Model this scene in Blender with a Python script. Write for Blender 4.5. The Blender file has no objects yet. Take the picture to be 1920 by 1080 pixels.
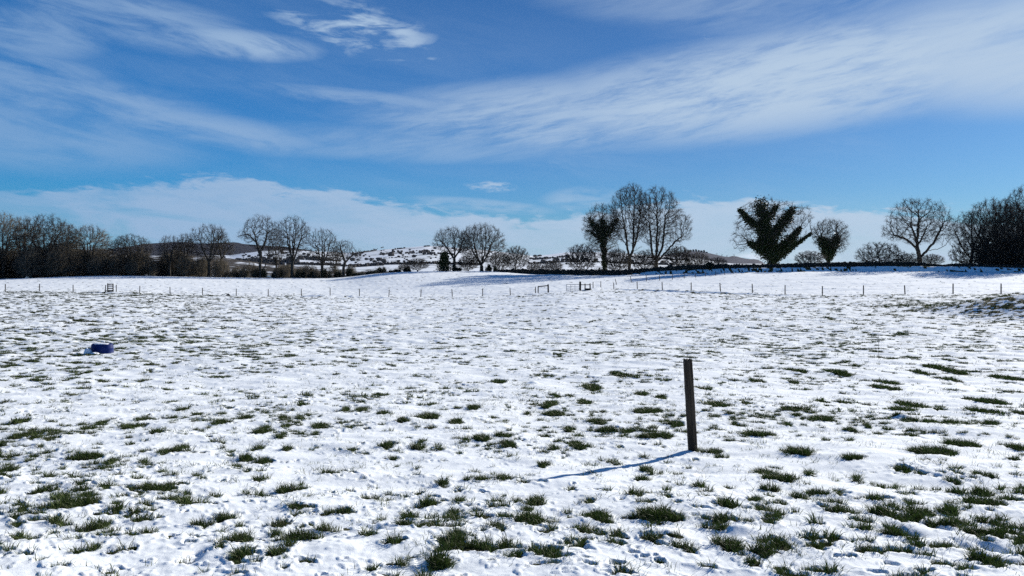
import bpy, bmesh, math, random
import numpy as np
from mathutils import Vector, kdtree

rng = np.random.default_rng(7)
random.seed(7)
scene = bpy.context.scene
COL = scene.collection

# ------------------------------------------------------------------ camera
F = 1387.0            # focal length in pixels of a 1920 wide frame
CX, HY = 960.0, 505.0 # image column straight ahead, image row of eye level
EYE = 1.65
cam_d = bpy.data.cameras.new('camera')
cam_d.sensor_width = 36.0
cam_d.lens = F / 1920.0 * 36.0
cam_d.shift_y = -(540.0 - HY) / 1920.0
cam_d.clip_start = 0.1
cam_d.clip_end = 20000.0
cam = bpy.data.objects.new('camera', cam_d)
COL.objects.link(cam)
cam.location = (0, 0, EYE)
cam.rotation_euler = (math.radians(90), 0, 0)
scene.camera = cam

# ------------------------------------------------------------------ sun, exposure
SUN_EL = math.radians(20.2)
SUN_AZ = math.radians(44.8)       # clockwise from straight ahead
SUNV = Vector((math.sin(SUN_AZ) * math.cos(SUN_EL), math.cos(SUN_AZ) * math.cos(SUN_EL), math.sin(SUN_EL)))
sun_d = bpy.data.lights.new('sun', 'SUN')
sun_d.energy = 5.0
sun_d.angle = math.radians(0.55)
sun_d.color = (1.0, 0.955, 0.87)
sun = bpy.data.objects.new('sun', sun_d)
COL.objects.link(sun)
sun.rotation_euler = (-SUNV).to_track_quat('-Z', 'Y').to_euler()
sun.location = (40, 40, 60)

scene.view_settings.view_transform = 'Standard'
scene.view_settings.look = 'None'
scene.view_settings.exposure = 0.62
scene.view_settings.gamma = 1.0
scene.view_settings.use_curve_mapping = False
scene.render.engine = 'CYCLES'
scene.cycles.max_bounces = 5
scene.cycles.diffuse_bounces = 2
scene.cycles.transparent_max_bounces = 4
scene.cycles.use_denoising = False
scene.render.film_transparent = False

# ------------------------------------------------------------------ node helper
class NT:
    def __init__(s, tree):
        s.t = tree; s.n = tree.nodes; s.l = tree.links
    def new(s, typ, **kw):
        n = s.n.new(typ)
        for k, v in kw.items():
            setattr(n, k, v)
        return n
    def put(s, sock, v):
        if hasattr(v, 'is_output') or isinstance(v, bpy.types.NodeSocket):
            s.l.new(v, sock)
        else:
            sock.default_value = v
    def m(s, op, a, b=None, c=None, clamp=False):
        n = s.new('ShaderNodeMath', operation=op, use_clamp=clamp)
        s.put(n.inputs[0], a)
        if b is not None: s.put(n.inputs[1], b)
        if c is not None: s.put(n.inputs[2], c)
        return n.outputs[0]
    def sstep(s, v, lo, hi, tmin=0.0, tmax=1.0):
        n = s.new('ShaderNodeMapRange', interpolation_type='SMOOTHSTEP')
        s.put(n.inputs[0], v); n.inputs[1].default_value = lo; n.inputs[2].default_value = hi
        n.inputs[3].default_value = tmin; n.inputs[4].default_value = tmax
        return n.outputs[0]
    def mix(s, fac, a, b, blend='MIX'):
        n = s.new('ShaderNodeMix', data_type='RGBA', blend_type=blend)
        s.put(n.inputs['Factor'], fac)
        s.put([i for i in n.inputs if i.name == 'A' and i.type == 'RGBA'][0], a)
        s.put([i for i in n.inputs if i.name == 'B' and i.type == 'RGBA'][0], b)
        return [o for o in n.outputs if o.type == 'RGBA'][0]
    def noise(s, vec, scale, detail=3.0, rough=0.55, dist=0.0):
        n = s.new('ShaderNodeTexNoise')
        if vec is not None: s.l.new(vec, n.inputs['Vector'])
        n.inputs['Scale'].default_value = scale
        n.inputs['Detail'].default_value = detail
        n.inputs['Roughness'].default_value = rough
        n.inputs['Distortion'].default_value = dist
        return n.outputs[0]
    def xyz(s, x, y, z):
        n = s.new('ShaderNodeCombineXYZ')
        s.put(n.inputs[0], x); s.put(n.inputs[1], y); s.put(n.inputs[2], z)
        return n.outputs[0]

# ------------------------------------------------------------------ world: sky with cirrus
world = bpy.data.worlds.new('World')
scene.world = world
world.use_nodes = True
w = NT(world.node_tree)
w.n.clear()
out = w.new('ShaderNodeOutputWorld')
bg = w.new('ShaderNodeBackground')
bg.inputs['Strength'].default_value = 0.1
sky = w.new('ShaderNodeTexSky', sky_type='NISHITA')
sky.sun_disc = False
sky.sun_elevation = SUN_EL
sky.sun_rotation = SUN_AZ
sky.altitude = 60.0
sky.air_density = 1.0
sky.dust_density = 0.1
sky.ozone_density = 3.0
tc = w.new('ShaderNodeTexCoord')
sep = w.new('ShaderNodeSeparateXYZ'); w.l.new(tc.outputs['Generated'], sep.inputs[0])
dx, dy, dz = sep.outputs
az = w.m('ARCTAN2', dx, dy)
el = w.m('ARCSINE', dz)
sund = w.new('ShaderNodeVectorMath', operation='DOT_PRODUCT')
w.l.new(tc.outputs['Generated'], sund.inputs[0]); sund.inputs[1].default_value = SUNV
tintc = w.mix(w.sstep(sund.outputs['Value'], 0.2, 0.95), (0.115, 0.43, 0.74, 1), (0.19, 0.33, 0.50, 1))
hs = w.mix(1.0, sky.outputs[0], tintc, 'MULTIPLY')
# domain: direction stretched so wisps run level and long
tilt = w.m('ADD', el, w.m('MULTIPLY', w.m('SINE', az), 0.16))
P1 = w.xyz(dx, dy, w.m('MULTIPLY', tilt, 5.0))
P2 = w.xyz(dx, dy, w.m('MULTIPLY', w.m('SUBTRACT', el, w.m('MULTIPLY', w.m('SINE', az), 0.16)), 6.0))
P3 = w.xyz(dx, dy, w.m('MULTIPLY', el, 4.0))
nA = w.noise(P1, 7.5, 9.0, 0.66, 0.45)
nB = w.noise(P2, 6.0, 8.0, 0.64, 0.4)
nC = w.noise(P3, 14.0, 6.0, 0.6, 0.4)
nM = w.m('ADD', w.m('MULTIPLY', nB, 0.6), w.m('MULTIPLY', w.noise(P2, 19.0, 8.0, 0.68, 0.5), 0.4))
nD = w.noise(w.xyz(dx, dy, w.m('MULTIPLY', el, 3.0)), 40.0, 5.0, 0.6, 0.3)
nL = w.noise(P3, 2.6, 3.0, 0.5)
def pxdir(px, row):
    x = (px - CX) / F; z = (HY - row) / F
    a = math.atan2(x, 1.0); e = math.atan2(z, math.hypot(x, 1.0))
    return a, e
def band(px, row, a, b, slope, strength, noise_out, lo, hi):
    """one cirrus wisp: a soft tilted ellipse in the sky, frayed by the wisp noise"""
    a0, e0 = pxdir(px, row)
    a1, e1 = pxdir(px + a * 0.5, row + slope * a * 0.5)
    sl = (e1 - e0) / (a1 - a0)
    ra = a / F * math.cos(a0) ** 2; rb = b / F * math.cos(a0)
    u = w.m('SUBTRACT', az, a0)
    v = w.m('SUBTRACT', w.m('SUBTRACT', el, e0), w.m('MULTIPLY', u, sl))
    q = w.m('ADD', w.m('POWER', w.m('ABSOLUTE', w.m('DIVIDE', u, ra)), 2.0), w.m('POWER', w.m('ABSOLUTE', w.m('DIVIDE', v, rb)), 2.0))
    base = w.sstep(q, 1.0, 0.0)
    tex = w.sstep(noise_out, lo, hi)
    return w.m('MULTIPLY', w.m('MULTIPLY', base, tex), strength)
clouds = None
BANDS = [
    (260, 40, 330, 62, .17, .62, nA, .28, .66), (440, 82, 210, 36, .10, .85, nA, .24, .62),
    (665, 52, 200, 62, .24, 1.1, nC, .40, .70), (40, 60, 220, 60, .16, .62, nA, .24, .7),
    (60, 125, 190, 34, .15, .60, nA, .24, .7), (130, 185, 400, 60, .14, .66, nA, .22, .68),
    (330, 235, 400, 46, .15, .66, nA, .22, .66), (60, 250, 480, 90, .08, .5, nA, .12, .65),
    (420, 60, 900, 130, .08, .12, nA, .2, .7),
    (720, 192, 300, 24, .10, .50, nA, .32, .66), (880, 205, 110, 34, .25, .50, nA, .32, .66),
    (760, 270, 460, 44, .02, .45, nB, .22, .68),
    (1080, 215, 520, 88, -.06, .75, nM, .26, .62), (1500, 150, 800, 120, -.19, .95, nM, .22, .58),
    (1960, 85, 660, 150, -.10, .92, nB, -.1, .6), (1450, 10, 760, 80, .02, .36, nB, .2, .7),
    (920, 350, 60, 13, .03, .85, nD, .40, .62), (1336, 68, 34, 8, -.05, .5, nD, .42, .65), (815, 110, 20, 4, 0.05, .4, nD, .35, .6),
    (1405, 484, 62, 15, -.15, 1.0, nD, .34, .52), (1525, 482, 60, 16, .1, 1.0, nD, .34, .52), (1645, 486, 60, 12, .1, 1.0, nD, .34, .52), (1770, 482, 70, 14, .1, 1.0, nD, .34, .52), (1345, 462, 75, 3.5, -.02, .7, nC, .2, .5), (1625, 434, 70, 5, .02, .7, nC, .2, .5),
    (900, 385, 170, 16, .08, .55, nC, .3, .6), (1090, 372, 90, 26, -.05, .45, nC, .3, .6),
]
for b_ in BANDS:
    o = band(*b_)
    clouds = o if clouds is None else w.m('MAXIMUM', clouds, o)
# the low bank of cloud over the horizon, its top edge uneven
fc = w.new('ShaderNodeFloatCurve')
crv = fc.mapping.curves[0]
edge = [(-400, 340), (0, 352), (150, 338), (300, 326), (480, 333), (640, 350), (800, 380), (960, 402), (1100, 396), (1260, 374), (1400, 378), (1560, 386), (1700, 392), (1920, 400), (2400, 392)]
pts = []
for px, row in edge:
    a, e = pxdir(px, row)
    pts.append(((a + 0.9) / 1.8, e * 4.0))
while len(crv.points) < len(pts): crv.points.new(0.5, 0.5)
for p, q in zip(crv.points, sorted(pts)): p.location = q
fc.mapping.extend = 'HORIZONTAL'
fc.mapping.update()
w.l.new(w.m('DIVIDE', w.m('ADD', az, 0.9), 1.8), fc.inputs['Value'])
edge_el = w.m('DIVIDE', fc.outputs[0], 4.0)
below = w.m('SUBTRACT', w.m('ADD', edge_el, w.m('ADD', w.m('MULTIPLY', w.m('SUBTRACT', nC, 0.5), 0.075), w.m('MULTIPLY', w.m('SUBTRACT', nA, 0.5), 0.05))), el)
bank = w.sstep(below, -0.002, 0.013)
bank_tex = w.m('MULTIPLY', w.sstep(nB, 0.2, 0.6, 0.80, 1.0), w.sstep(nA, 0.30, 0.56, 0.76, 1.0))
bank = w.m('MULTIPLY', bank, bank_tex)
left_thin = w.sstep(w.m('ADD', az, w.m('MULTIPLY', w.m('SUBTRACT', nA, 0.5), 0.5)), -0.62, -0.42, 0.45, 0.95)
bank = w.m('MULTIPLY', bank, left_thin)
low_fade = w.sstep(el, 0.0, 0.07, 0.90, 1.0)
bank = w.m('MULTIPLY', bank, low_fade)
clouds = w.m('MAXIMUM', clouds, bank)
# overall thin veil, everywhere in the sky
veil = w.m('ADD', w.m('MULTIPLY', w.sstep(nL, 0.35, 0.7), w.m('MULTIPLY', w.sstep(nA, 0.3, 0.75), 0.22)), 0.0)
clouds = w.m('MAXIMUM', clouds, veil)
# cloud light: whiter towards the sun, bluer away from it
puff = w.m('MAXIMUM', *[band(*q) for q in [(1405, 484, 62, 15, -.15, 1.0, nD, .34, .52), (1525, 482, 60, 16, .1, 1.0, nD, .34, .52)]])
near_sun = w.sstep(sund.outputs['Value'], 0.25, 0.95)
cc = w.mix(near_sun, (2.0, 3.0, 4.45, 1), (3.15, 4.0, 5.05, 1))
final = w.mix(clouds, hs, w.mix(w.m('MULTIPLY', puff, .6), cc, (5.2, 5.8, 6.6, 1)))
w.l.new(final, bg.inputs['Color'])
w.l.new(bg.outputs[0], out.inputs['Surface'])

# ------------------------------------------------------------------ numpy noise
_perm = rng.permutation(512).astype(np.int64)
_gang = rng.uniform(0, 2 * np.pi, 512)
_gx, _gy = np.cos(_gang), np.sin(_gang)
def perlin(x, y, seed=0):
    xi = np.floor(x); yi = np.floor(y)
    fx = x - xi; fy = y - yi
    xi = xi.astype(np.int64) + seed * 57; yi = yi.astype(np.int64) + seed * 131
    def g(ix, iy, ax, ay):
        h = _perm[(_perm[ix & 511] + iy) & 511]
        return _gx[h] * ax + _gy[h] * ay
    u = fx * fx * fx * (fx * (fx * 6 - 15) + 10); v = fy * fy * fy * (fy * (fy * 6 - 15) + 10)
    a = g(xi, yi, fx, fy); b = g(xi + 1, yi, fx - 1, fy)
    c = g(xi, yi + 1, fx, fy - 1); d = g(xi + 1, yi + 1, fx - 1, fy - 1)
    return (a + u * (b - a)) * (1 - v) + (c + u * (d - c)) * v
def fbm(x, y, octv=3, seed=0, gain=0.5):
    s = 0.0; amp = 1.0
    for k in range(octv):
        s = s + amp * perlin(x, y, seed + k * 7); x = x * 2.03; y = y * 2.03; amp *= gain
    return s
def sst(t, lo=0.0, hi=1.0):
    t = np.clip((t - lo) / (hi - lo), 0, 1)
    return t * t * (3 - 2 * t)
def kn(px, pts):
    return np.interp(px, [p[0] for p in pts], [p[1] for p in pts])

# ------------------------------------------------------------------ land form
FENCE_Y = [(-400, 100), (10, 105), (200, 108), (700, 112), (957, 104), (1028, 102), (1088, 104), (1151, 112), (1195, 108), (1242, 98), (1351, 92), (1472, 88), (1619, 83), (1787, 79), (1877, 77), (2300, 70)]
FENCE_ROW = [(-400, 546), (10, 547.5), (74, 547.5), (137, 548), (207, 550), (262, 550), (319, 552.5), (380, 554), (443, 555), (503, 556), (565, 556.3), (619, 557.3), (729, 558.3), (789, 558), (848, 557.5), (905, 556.3), (957, 555), (1009, 551.5), (1028, 550), (1061, 547), (1108, 544.5), (1151, 543.6), (1195, 544.5), (1242, 547), (1296, 549), (1351, 551), (1411, 553.5), (1472, 554), (1619, 554), (1697, 552.5), (1787, 551.5), (1877, 551), (2300, 551)]
CREST_Y = [(-400, 150), (0, 155), (200, 162), (560, 172), (700, 176), (930, 182), (1100, 172), (1160, 168), (1400, 152), (1700, 142), (1920, 136), (2300, 130)]
CREST_ROW = [(-400, 527), (0, 524.2), (60, 521.8), (120, 519.6), (200, 517.6), (280, 518.2), (400, 520.5), (500, 522), (620, 522.5), (660, 519), (700, 514), (740, 510.8), (800, 509.3), (880, 508.8), (930, 509.8), (1000, 514.6), (1100, 516.3), (1160, 516.4), (1200, 515.4), (1300, 513.5), (1400, 511.6), (1560, 509.2), (1700, 509.8), (1920, 511), (2300, 511)]
BANK_ROW = [(1130, 516.5), (1200, 510.5), (1300, 506), (1400, 503), (1560, 501), (1700, 499), (1850, 501), (1900, 503), (2300, 505)]
_pg = np.arange(-460, 2361, 4.0)
def smooth_tab(pts, sig=22.0):
    v = kn(_pg, pts); k = np.exp(-0.5 * (np.arange(-16, 17) * 4.0 / sig) ** 2); k /= k.sum()
    return list(zip(_pg, np.convolve(np.pad(v, 16, mode='edge'), k, mode='valid')))
FENCE_Y = smooth_tab(FENCE_Y, 30); FENCE_ROW = smooth_tab(FENCE_ROW, 20); CREST_Y = smooth_tab(CREST_Y, 30); CREST_ROW = smooth_tab(CREST_ROW, 14); BANK_ROW = smooth_tab(BANK_ROW, 14)
def hermite(t, z0, m0, z1, m1, L):
    t2 = t * t; t3 = t2 * t
    return (2 * t3 - 3 * t2 + 1) * z0 + (t3 - 2 * t2 + t) * L * m0 + (-2 * t3 + 3 * t2) * z1 + (t3 - t2) * L * m1
_yy = np.linspace(0, 25, 200)
_base = np.interp(_yy, [0, 3.0, 4.2, 6.0, 8.6, 12, 17, 25], [0, -0.02, -0.09, -0.26, -0.48, -0.72, -0.97, -1.23])
_k = np.ones(25) / 25
_zs = np.convolve(np.pad(_base, 12, mode='edge'), _k, mode='valid')
_zs = np.interp(_yy, _yy, _zs)
_zs[-14:] = np.linspace(_zs[-14], -1.23, 14)
def land(x, y):
    x = np.asarray(x, float); y = np.asarray(y, float)
    px = np.clip(CX + F * x / np.maximum(y, 1.0), -400, 2300)
    z = np.interp(y, _yy, _zs)
    Yf = kn(px, FENCE_Y); zf = EYE - (kn(px, FENCE_ROW) - HY) * Yf / F
    Yc = kn(px, CREST_Y); zc = EYE - (kn(px, CREST_ROW) - HY) * Yc / F
    t1 = np.clip((y - 25) / (Yf - 25), 0, 1)
    z1 = hermite(t1, -1.23, -0.032, zf, -0.004, Yf - 25)
    t2 = np.clip((y - Yf) / (Yc - Yf), 0, 1)
    z2 = hermite(t2, zf, -0.004, zc, 0.012, Yc - Yf)
    z = np.where(y > 25, z1, z); z = np.where(y > Yf, z2, z)
    # beyond the crest: falls away on the left, a bank on the right
    rise = sst(px, 1140, 1230)
    zb = EYE - (kn(px, BANK_ROW) - HY) * (Yc + 1.8) / F
    bank_z = zc + (zb - zc) * sst((y - Yc - 0.3) / 1.5) - 0.035 * np.maximum(y - Yc - 5, 0)
    bank_z = np.maximum(bank_z, -6)
    fall = zc - 0.0009 * np.clip(y - Yc, 0, 60) ** 2 - 0.05 * np.maximum(y - Yc - 6, 0)
    fall = np.maximum(fall, -9)
    z3 = fall * (1 - rise) + bank_z * rise
    z = np.where(y > Yc, z3, z)
    # grassy mound on the right
    hm = 1.4 * sst((x - 27.8) / 6.2) * sst((y - 27) / 15.0) * (1 - sst((y - 47) / 12.0))
    return z + hm
def undul(x, y):
    r = np.hypot(x, y)
    a = fbm(x / 2.6, y / 2.1, 2, 3) * 0.055 + fbm(x / 9.0, y / 7.0, 2, 9) * 0.16 * sst(r, 6, 30)
    return a * (1 - 0.6 * sst(r, 100, 160))

# first hit of an image ray with the bare land form: used to find where on the field things stand
_Ys = np.concatenate([np.linspace(2.5, 40, 900), np.linspace(40.05, 190, 1500)])
def hit(px, row):
    xs = (px - CX) / F * _Ys
    rows = HY + F * (EYE - land(xs, _Ys)) / _Ys
    i = np.argmax(rows <= row)
    if rows[i] > row: i = len(_Ys) - 1
    return float(xs[i]), float(_Ys[i])

# ------------------------------------------------------------------ where snow has melted to the grass
PATCH = """12,886,44,14;103,922,32;153,921,40;278,930,104,15;112,950,32;137,964,82,25;31,974,28;216,967,36;247,974,36;172,997,62,24;19,1045,36;50,1055,42;169,1040,38,22
390,989,50;431,977,40;450,988,26;519,988,52,22;581,988,30;550,971,30;541,924,78,13;316,1014,28;416,1036,32;453,1055,84,20;525,1055,68,18;437,1068,54;547,1036,46;344,967,20;340,1061,22;234,1038,30;512,1014,26
837,908,40,17;903,902,36,15;950,904,42,9;784,927,40;803,950,55,20;856,928,28;861,946,25;1006,953,56,20;756,986,26;933,963,20;997,990,82,28;1019,1008,52;944,1005,32,20;1050,1030,36,15;850,1027,112,28;741,1036,62,9;900,1043,112,15;1012,1046,72,18
1116,983,82,24;1094,1003,92,12;1231,980,150,22;1162,1018,34,22;1109,1024,28;1219,1008,20;1203,908,35;1194,942,35,15;1250,949,30;1106,953,28;1070,930,25;1150,1070,42;1231,1064,46;825,1074,62
1423,822,106,9;1539,792,52,11;1495,858,82,12;1339,853,62,9;1426,892,52;1461,905,82,18;1532,933,72,11;1495,942,50;1520,891,28;1445,927,52,9;1689,888,46;1601,870,56,9;1742,855,122,13;1801,842,92,16;1907,846,52;1601,902,26;1786,894,30;1795,910,46;1842,899,52,9;1836,927,30;1692,933,30;1639,946,26
1364,964,66,17;1423,968,52,15;1451,980,62,11;1354,986,52,18;1436,989,52,15;1717,967,84,20;1789,964,72,9;1845,952,84,20;1901,946,64,18;1807,986,40;1851,986,52,11;1620,989,52;1548,996,25;1626,1005,25;1670,1008,42;1370,1033,62,28;1423,1042,62,20;1454,1030,62,11;1548,1030,72,11;1707,1030,52;1773,1036,112,15;1460,1070,26;1776,1074,42;1907,1070,42
45,823,52;33,797,42;163,865,102,13;217,875,36;93,855,16;157,798,20;167,808,32;193,795,30;253,807,42;293,822,40,14;270,788,28;317,857,42,13;343,847,36;343,770,26;370,778,24;317,760,22;413,800,46,9;460,787,36;490,817,42,17;527,827,26;483,850,30,15;490,870,42,13;457,867,32;543,850,28;597,807,42;567,763,26;537,805,20;460,893,22;493,893,20;617,893,26;487,907,26;270,717,20;160,700,24;133,713,22;17,685,26
647,773,22,13;680,775,26,15;717,783,26;753,800,28;800,792,62,12;857,800,36;887,772,36,9;807,763,26;777,847,42,9;727,846,46;817,848,26;900,832,46,11;950,825,52,7;953,843,52,13;1033,760,42;1037,780,62,9;987,780,18;1097,758,46;1110,728,52;937,718,42;1043,745,22;1070,745,20;1037,847,30;1083,843,40;1120,798,42;1213,778,76,12;1203,743,36;1233,825,104,10;1267,800,42;1017,878,30;1147,868,30;1213,860,20;1213,883,32;1160,707,40;1240,750,30
1317,732,36;1343,765,56;1420,717,30;1493,697,36;1490,717,30;1570,702,46;1660,717,42;1657,730,52;1773,693,62;1723,700,30;1780,712,36;1897,710,62;1707,760,56;1690,773,62,11;1753,773,46,12;1847,755,72;1837,777,82,9;1493,773,72,7;1543,790,52,12;1543,757,30;1577,758,30;1330,853,52,8;1480,802,20;1597,812,30;1300,850,30,8;1385,802,30;1400,762,30;1620,760,22;1860,800,30;1915,780,30"""
patches = []
for line in PATCH.strip().split('\n'):
    for it in line.split(';'):
        v = [float(q) for q in it.split(',')]
        if len(v) == 3: v.append(0.24 * v[2] + 3)
        px, row, pw, ph = v
        x, y = hit(px, row)
        d = (row - HY) * y / F
        wx = pw * y / F * 0.5
        wy = max(ph * y * y / (F * d) * 0.5 * 1.15, 0.055); wx *= 0.72
        patches.append((x, y, wx, wy))
patches = np.array(patches)
# warp field so that patch borders are ragged
def explicit_bare(x, y):
    out_ = np.full(x.shape, -1.0)
    m = (y > 3) & (y < 24)
    if not m.any(): return out_
    idx = np.nonzero(m)[0]
    X = x[idx]; Y = y[idx]
    wxn = fbm(X / 0.13, Y / 0.13, 2, 21) * 0.085 + fbm(X / 0.4, Y / 0.4, 1, 25) * 0.07
    wyn = fbm(X / 0.15, Y / 0.12, 2, 31) * 0.10
    XX = X + wxn; YY = Y + wyn
    res = np.full(X.shape, -1.0)
    order = np.argsort(YY); Ysrt = YY[order]
    for (cx, cy, wx, wy) in patches:
        a = np.searchsorted(Ysrt, cy - wy * 2.2); b = np.searchsorted(Ysrt, cy + wy * 2.2)
        ii = order[a:b]
        q = ((XX[ii] - cx) / wx) ** 2 + ((YY[ii] - cy) / wy) ** 2
        res[ii] = np.maximum(res[ii], (1 - np.sqrt(q)) * max(min(wx, wy), 0.08) / 0.05)
    res = res - 0.95 * np.abs(fbm(X / 0.08, Y / 0.10, 2, 37)) - 0.35 * (fbm(X / 0.16, Y / 0.2, 1, 39) > 0.12)
    out_[idx] = np.clip(res, -1, 1.5)
    return out_
def rnd_field(x, y):
    wx = fbm(x / 0.9, y / 0.9, 1, 41) * 0.5
    r_ = np.hypot(x, y); nr = 1 - sst(r_, 12, 26); fr = sst(r_, 24, 50)
    md = sst((x - 26) / 3) * sst((y - 26) / 6) * (1 - sst((y - 62) / 6)); fr = fr * (1 - .8 * md)
    return .5 * md * fbm(x / .30, (y + x) / .75, 2, 57) + fr * .6 * fbm((x + wx) / 0.75, (y + .3 * x) / 1.25, 3, 49, .65) + (1 - .45 * fr) * fbm((x + wx) / 0.62, (y + 0.35 * x) / 0.40, 3, 43, 0.6) * (1 - .5 * nr) + nr * .8 * fbm(x / .17, y / .13, 2, 47, .6) + 0.35 * fbm(x / 2.7, y / 3.2, 2, 53)
def _quant(r0, r1):
    a = rng.uniform(-.6, .6, 8000); r = rng.uniform(r0, r1, 8000)
    return np.sort(rnd_field(np.sin(a) * r, np.cos(a) * r))
_qn, _qm, _qf = _quant(4, 11), _quant(25, 31), _quant(50, 110)
def density(x, y):
    px = CX + F * x / np.maximum(y, 1.0)
    d_near = 0.066 + 0 * x
    left = 1 - sst(px, 250, 760)
    right = sst(px, 1150, 1500)
    far = 0.055 + 0.14 * left + 0.07 * right
    d = d_near + (far - d_near) * sst(y, 9, 36)
    mound = sst((x - 26.8) / 4) * sst((y - 27) / 8) * (1 - sst((y - 58) / 8))
    d = d + 0.30 * mound
    band_ = np.exp(-((y - kn(px, FENCE_Y) + 7) / 7.0) ** 2) * (0.05 + 0.06 * left)
    d = d + band_
    d = np.where(y > kn(px, FENCE_Y) + 1, 0.012 + 0.09 * np.exp(-((y - kn(px, FENCE_Y)) / 9) ** 2) * left, d)
    d = np.where(y > kn(px, CREST_Y), 0.05 + 0.25 * sst(px, 1150, 1200), d)
    return d
def bareness(x, y):
    """>0 where grass shows, in units of roughly 5 cm inside the border"""
    e = explicit_bare(x, y)
    r = rnd_field(x, y)
    rr_ = np.hypot(x, y); dd_ = 1 - density(x, y); u_ = np.linspace(0, 1, 8000)
    ta = np.interp(dd_, u_, _qn); tb = np.interp(dd_, u_, _qm); tcc = np.interp(dd_, u_, _qf)
    thr = np.where(rr_ < 30, ta + (tb - ta) * sst(rr_, 10, 26), tb + (tcc - tb) * sst(rr_, 30, 50))
    n = np.clip((r - thr) * 3.2, -1, 1.5)
    return np.maximum(e, n)
BUMPS = [(1692, 790, 30, 14), (1000, 722, 22, 10), (1090, 990, 60, 16), (1240, 1012, 90, 18), (860, 1062, 90, 14), (770, 798, 40, 9), (1760, 868, 60, 12), (1385, 1005, 50, 16), (180, 661, 18, 6), (1560, 960, 70, 10), (640, 1040, 90, 10), (560, 955, 60, 9), (250, 1010, 80, 10)]
DENTS = [(1683, 1003), (1712, 1012), (1738, 992), (1808, 1030), (1838, 1052), (1872, 1040), (1886, 1064), (1770, 1000), (1828, 1010), (1850, 1030), (355, 1060), (368, 1046), (1105, 908), (700, 1000), (1700, 985)]
bumps = []
for px, row, pw, ph in BUMPS:
    x, y = hit(px, row); bumps.append((x, y, pw * y / F * 0.55, pw * y / F * 0.4, ph * y / F * 0.62))
for px, row in DENTS:
    x, y = hit(px, row); bumps.append((x, y, 0.055, 0.075, -0.035))
def height(x, y, want_bare=False):
    x = np.asarray(x, float).ravel(); y = np.asarray(y, float).ravel()
    z = land(x, y) + undul(x, y)
    b = bareness(x, y)
    r = np.hypot(x, y)
    thick = 0.036 + 0.009 * fbm(x / 0.35, y / 0.30, 2, 61) + 0.005 * np.abs(perlin(x / 0.13, y / 0.12, 71)) * (1 - sst(r, 8, 16)) + 0.004 * perlin(x / 0.045, y / 0.045, 75) * (1 - sst(r, 5, 9))
    thick = thick + 0.034 * fbm(x / 0.9, y / 0.7, 2, 67) * (1 + 1.2 * sst(r, 15, 40)) + 0.05 * sst(r, 18, 45) * fbm(x / 1.6, y / 1.3, 2, 69)
    pxf = CX + F * x / np.maximum(y, 1.0); yf_ = kn(np.clip(pxf, -400, 2300), FENCE_Y)
    seg_ = sst(pxf, 1085, 1110) * (1 - sst(pxf, 1440, 1560)) + sst(pxf, 555, 590) * (1 - sst(pxf, 700, 760)) + .8 * sst(pxf, 150, 190) * (1 - sst(pxf, 225, 290))
    z = z + seg_ * 0.26 * sst(y - yf_ + 1.6, 0, .7) * (1 - sst(y - yf_, 0, 6)) * (0.75 + 0.6 * perlin(x / 2.3, y / 9, 83)) * (y > 40)
    thick = np.maximum(thick, 0.015)
    lip = 0.010 * np.exp(-((b + 0.55) / 0.3) ** 2)
    cover = 1 - sst(b, -0.25, 0.12)
    z = z + (thick + lip) * cover + 0.008 * sst(b, 0, 1) + 0.024 * (1 - cover) + 0.008 * (1 - cover) * perlin(x / 0.08, y / 0.08, 81)
    for (cx, cy, sx, sy, h) in bumps:
        m = (np.abs(x - cx) < 3 * sx) & (np.abs(y - cy) < 3 * sy)
        z[m] += h * np.exp(-((x[m] - cx) / sx) ** 2 - ((y[m] - cy) / sy) ** 2)
    return (z, b) if want_bare else z
def H1(x, y):
    return float(height(np.array([x]), np.array([y]))[0])

# ------------------------------------------------------------------ materials
def mat(name):
    m = bpy.data.materials.new(name); m.use_nodes = True
    t = NT(m.node_tree); bs = m.node_tree.nodes['Principled BSDF']
    return m, t, bs
def flat_mat(name, c1, c2, scale=8.0, rough=0.85, bump=0.0, stretch=(1, 1, 1), spec=0.3):
    m, t, bs = mat(name)
    tcn = t.new('ShaderNodeTexCoord'); mp = t.new('ShaderNodeMapping')
    mp.inputs['Scale'].default_value = stretch
    t.l.new(tcn.outputs['Object'], mp.inputs[0])
    n = t.noise(mp.outputs[0], scale, 5.0, 0.6)
    c = t.mix(t.sstep(n, 0.3, 0.7), (*c1, 1), (*c2, 1))
    t.l.new(c, bs.inputs['Base Color'])
    bs.inputs['Roughness'].default_value = rough
    bs.inputs['Specular IOR Level'].default_value = spec
    if bump:
        b = t.new('ShaderNodeBump'); b.inputs['Strength'].default_value = bump; b.inputs['Distance'].default_value = 0.01
        t.l.new(n, b.inputs['Height']); t.l.new(b.outputs[0], bs.inputs['Normal'])
    return m
# snow with grass floor
M_ground, t, bs = mat('snowy_ground')
geo = t.new('ShaderNodeNewGeometry')
at = t.new('ShaderNodeAttribute'); at.attribute_name = 'bare'
fine = t.noise(geo.outputs['Position'], 55.0, 4.0, 0.65)
grain = t.noise(geo.outputs['Position'], 220.0, 2.0, 0.6)
mid = t.noise(geo.outputs['Position'], 9.0, 4.0, 0.6)
bb = t.m('ADD', at.outputs['Fac'], t.m('MULTIPLY', t.m('SUBTRACT', fine, 0.5), 0.30))
mask = t.sstep(bb, 0.46, 0.60)
snowc = t.mix(mid, (0.81, 0.845, 0.86, 1), (0.87, 0.895, 0.90, 1))
thatch = t.mix(fine, (0.022, 0.028, 0.010, 1), (0.060, 0.058, 0.026, 1))
t.l.new(t.mix(mask, snowc, thatch), bs.inputs['Base Color'])
bs.inputs['Roughness'].default_value = 0.9
bs.inputs['Specular IOR Level'].default_value = 0.05
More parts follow.
